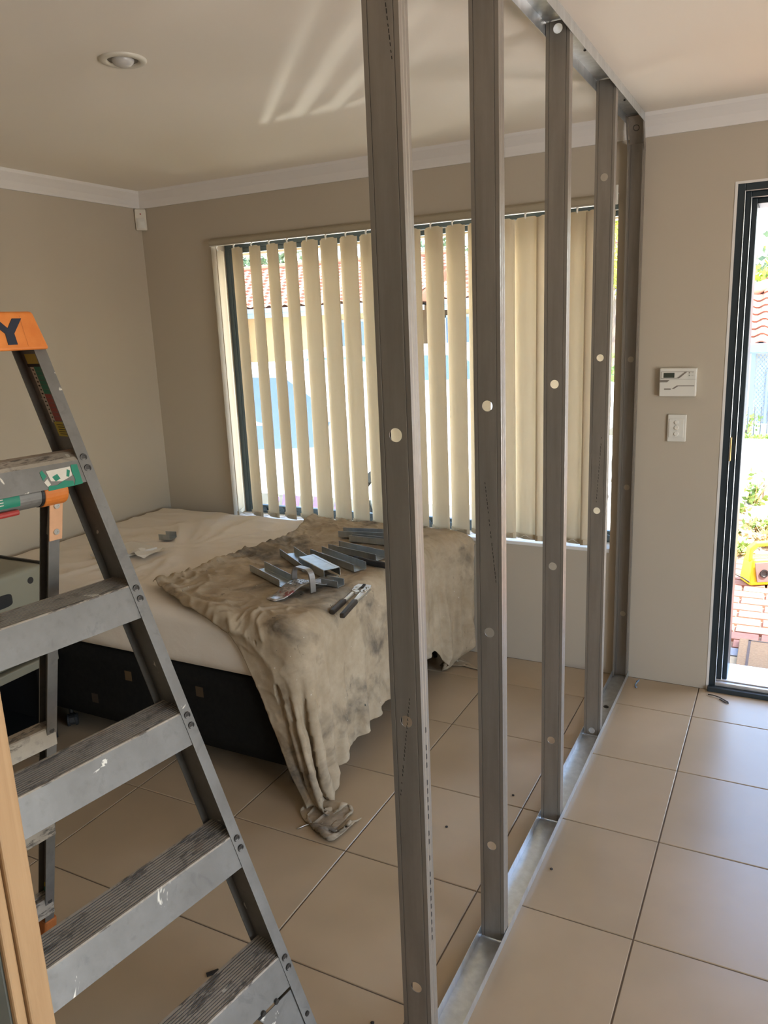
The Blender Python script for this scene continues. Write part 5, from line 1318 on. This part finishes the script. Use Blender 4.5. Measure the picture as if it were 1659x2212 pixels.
# trees beyond the roofs
def tree(x, y, z, h, r, n, mt, label, size, name='tree'):
    t = root(name, label, 'tree', (x, y, z))
    MB().tube([(x, y, z), (x + 0.1, y, z + h * 0.5), (x, y, z + h * 0.8)], [0.22, 0.16, 0.08], 8).build('trunk', BARK, t)
    sp = []
    cl_ = [(random.gauss(0, r * 0.45), random.gauss(0, r * 0.45), h * random.uniform(0.55, 1.0)) for _ in range(26)]
    for _ in range(n):
        cx_, cy_, cz_ = random.choice(cl_); sp.append((x + cx_ + random.gauss(0, r * 0.16), y + cy_ + random.gauss(0, r * 0.16), z + cz_ + random.gauss(0, r * 0.14)))
    leaf_cloud('foliage', sp, mt, size, t)
tree(-13.4, 33, 0, 6.6, 2.6, 1600, TREELEAF, 'grey-green tree behind the roof, seen between the left blind slats', 0.34)
tree(-21.5, 31, 0, 6.2, 2.4, 1500, TREELEAF, 'dull green tree behind the far left end of the red roof', 0.34)
tree(-9.0, 41, 0, 7.6, 2.4, 1700, BUSHLEAF, 'bright yellow-green tree behind the middle of the red roofs', 0.32)
tree(-5.6, 36, 0, 7.4, 2.2, 1700, BUSHLEAF, 'bright green tree behind the right end of the red roofs', 0.32)
tree(-2.95, 17.0, GZ, 3.5, 0.9, 900, BUSHLEAF, 'light green young tree at the right edge of the window', 0.14)
tree(-0.1, 24, -1.35, 4.05, 1.35, 2600, BUSHLEAF, 'rounded yellow-green bush above the bright roof outside the door', 0.2, name='bush')
tree(0.0, 31, -1.35, 5.4, 1.1, 800, TREELEAF, 'sparse grey-green tree against the white sky outside the door', 0.30)
shrub(-1.65, 12.2, GZ, 0.6, 0.65, 800, LEAF, 'green hedge shrub behind the parked cars at the right of the window', 0.12)

# ------------------------------------------------------------------ parked cars
def car(name, label, ox, oy, rot, prof, glass, wid, wheels, decal=False):
    t = root(name, label, 'car', (ox, oy, GZ))
    ca, sa = math.cos(rot), math.sin(rot)
    def W(x, y, z): return Vector((ox + x * ca - y * sa, oy + x * sa + y * ca, GZ + z))
    # body: profile loops that tuck in towards roof and sills
    loops = []
    for k, (yy, tuck) in enumerate(((-wid / 2, 1.0), (-wid / 2 + 0.05, 0.35), (-wid / 4, 0.05), (0, 0), (wid / 4, 0.05), (wid / 2 - 0.05, 0.35), (wid / 2, 1.0))):
        row = []
        for (x, z) in prof:
            ins = max(0.0, (z - 0.85)) * 0.22
            yk_ = yy - math.copysign(ins, yy) * (abs(yy) / (wid / 2)) if yy else 0.0
            zk = z - 0.05 * tuck * (1 if z > 0.5 else 0)
            row.append(W(x, yk_, zk))
        loops.append(row)
    b = MB(); n = len(prof)
    b.add([q for r in loops for q in r], [(i * n + j, i * n + (j + 1) % n, (i + 1) * n + (j + 1) % n, (i + 1) * n + j) for i in range(6) for j in range(n)] + [tuple(range(n)), tuple(range(7 * n - 1, 6 * n - 1, -1))])
    b.build('body', CARWHITE, t, bevel=0.02)
    for g in glass:
        for sd in (-1, 1):
            pts = []
            for (x, z) in g:
                ins = max(0.0, (z - 0.85)) * 0.22; pts.append(W(x, sd * (wid / 2 - ins + 0.004), z))
            MB().prism(pts, W(0, sd * 0.006, 0) - W(0, 0, 0)).build('side_window', CARGLASS, t)
    for (x, z) in wheels:
        for sd in (-1, 1):
            c = W(x, sd * (wid / 2 - 0.10), z)
            wo_ = MB().lathe(c, W(0, sd, 0) - W(0, 0, 0), [(-0.09, 0.0), (-0.09, 0.30), (0.07, 0.31), (0.10, 0.28), (0.10, 0.20), (0.06, 0.19), (0.06, 0)], 28).build('wheel', TYRE, t)
            MB().lathe(c, W(0, sd, 0) - W(0, 0, 0), [(0.062, 0.19), (0.085, 0.16), (0.07, 0.05), (0.09, 0.04), (0.09, 0)], 20).build('hubcap', SILVER, wo_)
    if decal:
        b = MB()
        for k in range(7): b.prism([W(0.10 + k * 0.11, -wid / 2 - 0.003, 0.20), W(0.17 + k * 0.11, -wid / 2 - 0.003, 0.20), W(0.19 + k * 0.11, -wid / 2 - 0.003, 0.20 + random.uniform(0.06, 0.13)), W(0.12 + k * 0.11, -wid / 2 - 0.003, 0.30)], W(0, -0.003, 0) - W(0, 0, 0))
        b.build('signwriting', PURPLE, t)
    b = MB(); b.obox(W(glass[0][0][0] - 0.02, -wid / 2 - 0.16, 0.98), W(0.12, 0, 0) - W(0, 0, 0), W(0, 0.14, 0) - W(0, 0, 0), (0, 0, 0.14)); b.build('mirror', CARWHITE, t, bevel=0.03)
    b = MB(); b.obox(W(prof[0][0] - 0.02, -wid / 2 + 0.1, 0.42), W(0.03, 0, 0) - W(0, 0, 0), W(0, 0.35, 0) - W(0, 0, 0), (0, 0, 0.14)); b.build('lamp', GLASSBULB, t)
hatch = [(2.0, 0.30), (2.08, 0.55), (2.02, 0.78), (1.15, 0.95), (0.42, 1.38), (0.15, 1.43), (-1.35, 1.42), (-1.95, 1.05), (-2.05, 0.60), (-1.98, 0.28)]
car('white_car', 'white hatchback parked close outside the window with purple signwriting', -3.66, 6.55, 0.0, hatch, [[(0.80, 1.02), (0.26, 1.33), (-0.30, 1.34), (-0.30, 0.68), (0.62, 0.74)], [(-0.36, 1.34), (-1.20, 1.32), (-1.55, 1.05), (-1.5, 0.9), (-0.36, 0.70)]], 1.72, [(1.28, 0.31), (-1.28, 0.31)], True)
wagon = [(2.25, 0.30), (2.32, 0.60), (2.25, 0.85), (1.30, 1.00), (0.55, 1.42), (0.3, 1.47), (-2.0, 1.47), (-2.25, 1.05), (-2.30, 0.55), (-2.2, 0.30)]
car('white_wagon', 'white station wagon parked across behind the nearer car', -3.75, 10.4, 0.03, wagon, [[(0.95, 1.04), (0.45, 1.34), (-0.40, 1.35), (-0.40, 1.02)], [(-0.46, 1.35), (-1.25, 1.35), (-1.25, 1.02), (-0.46, 1.02)], [(-1.31, 1.35), (-1.85, 1.34), (-2.05, 1.05), (-1.31, 1.02)]], 1.80, [(1.4, 0.33), (-1.45, 0.33)])
bk = MB().lathe((-2.55, 5.25, GZ), (0, 0, 1), [(0.0, 0.0), (0, 0.11), (0.26, 0.14), (0.27, 0.15), (0.24, 0.135), (0.02, 0.10), (0.02, 0)], 24).build('bucket', mat('green_plastic', (0.05, 0.42, 0.12), 0.5), org=(-2.55, 5.25, GZ), smooth=False)
tag(bk, 'green plastic bucket on the concrete in front of the white car', 'bucket')
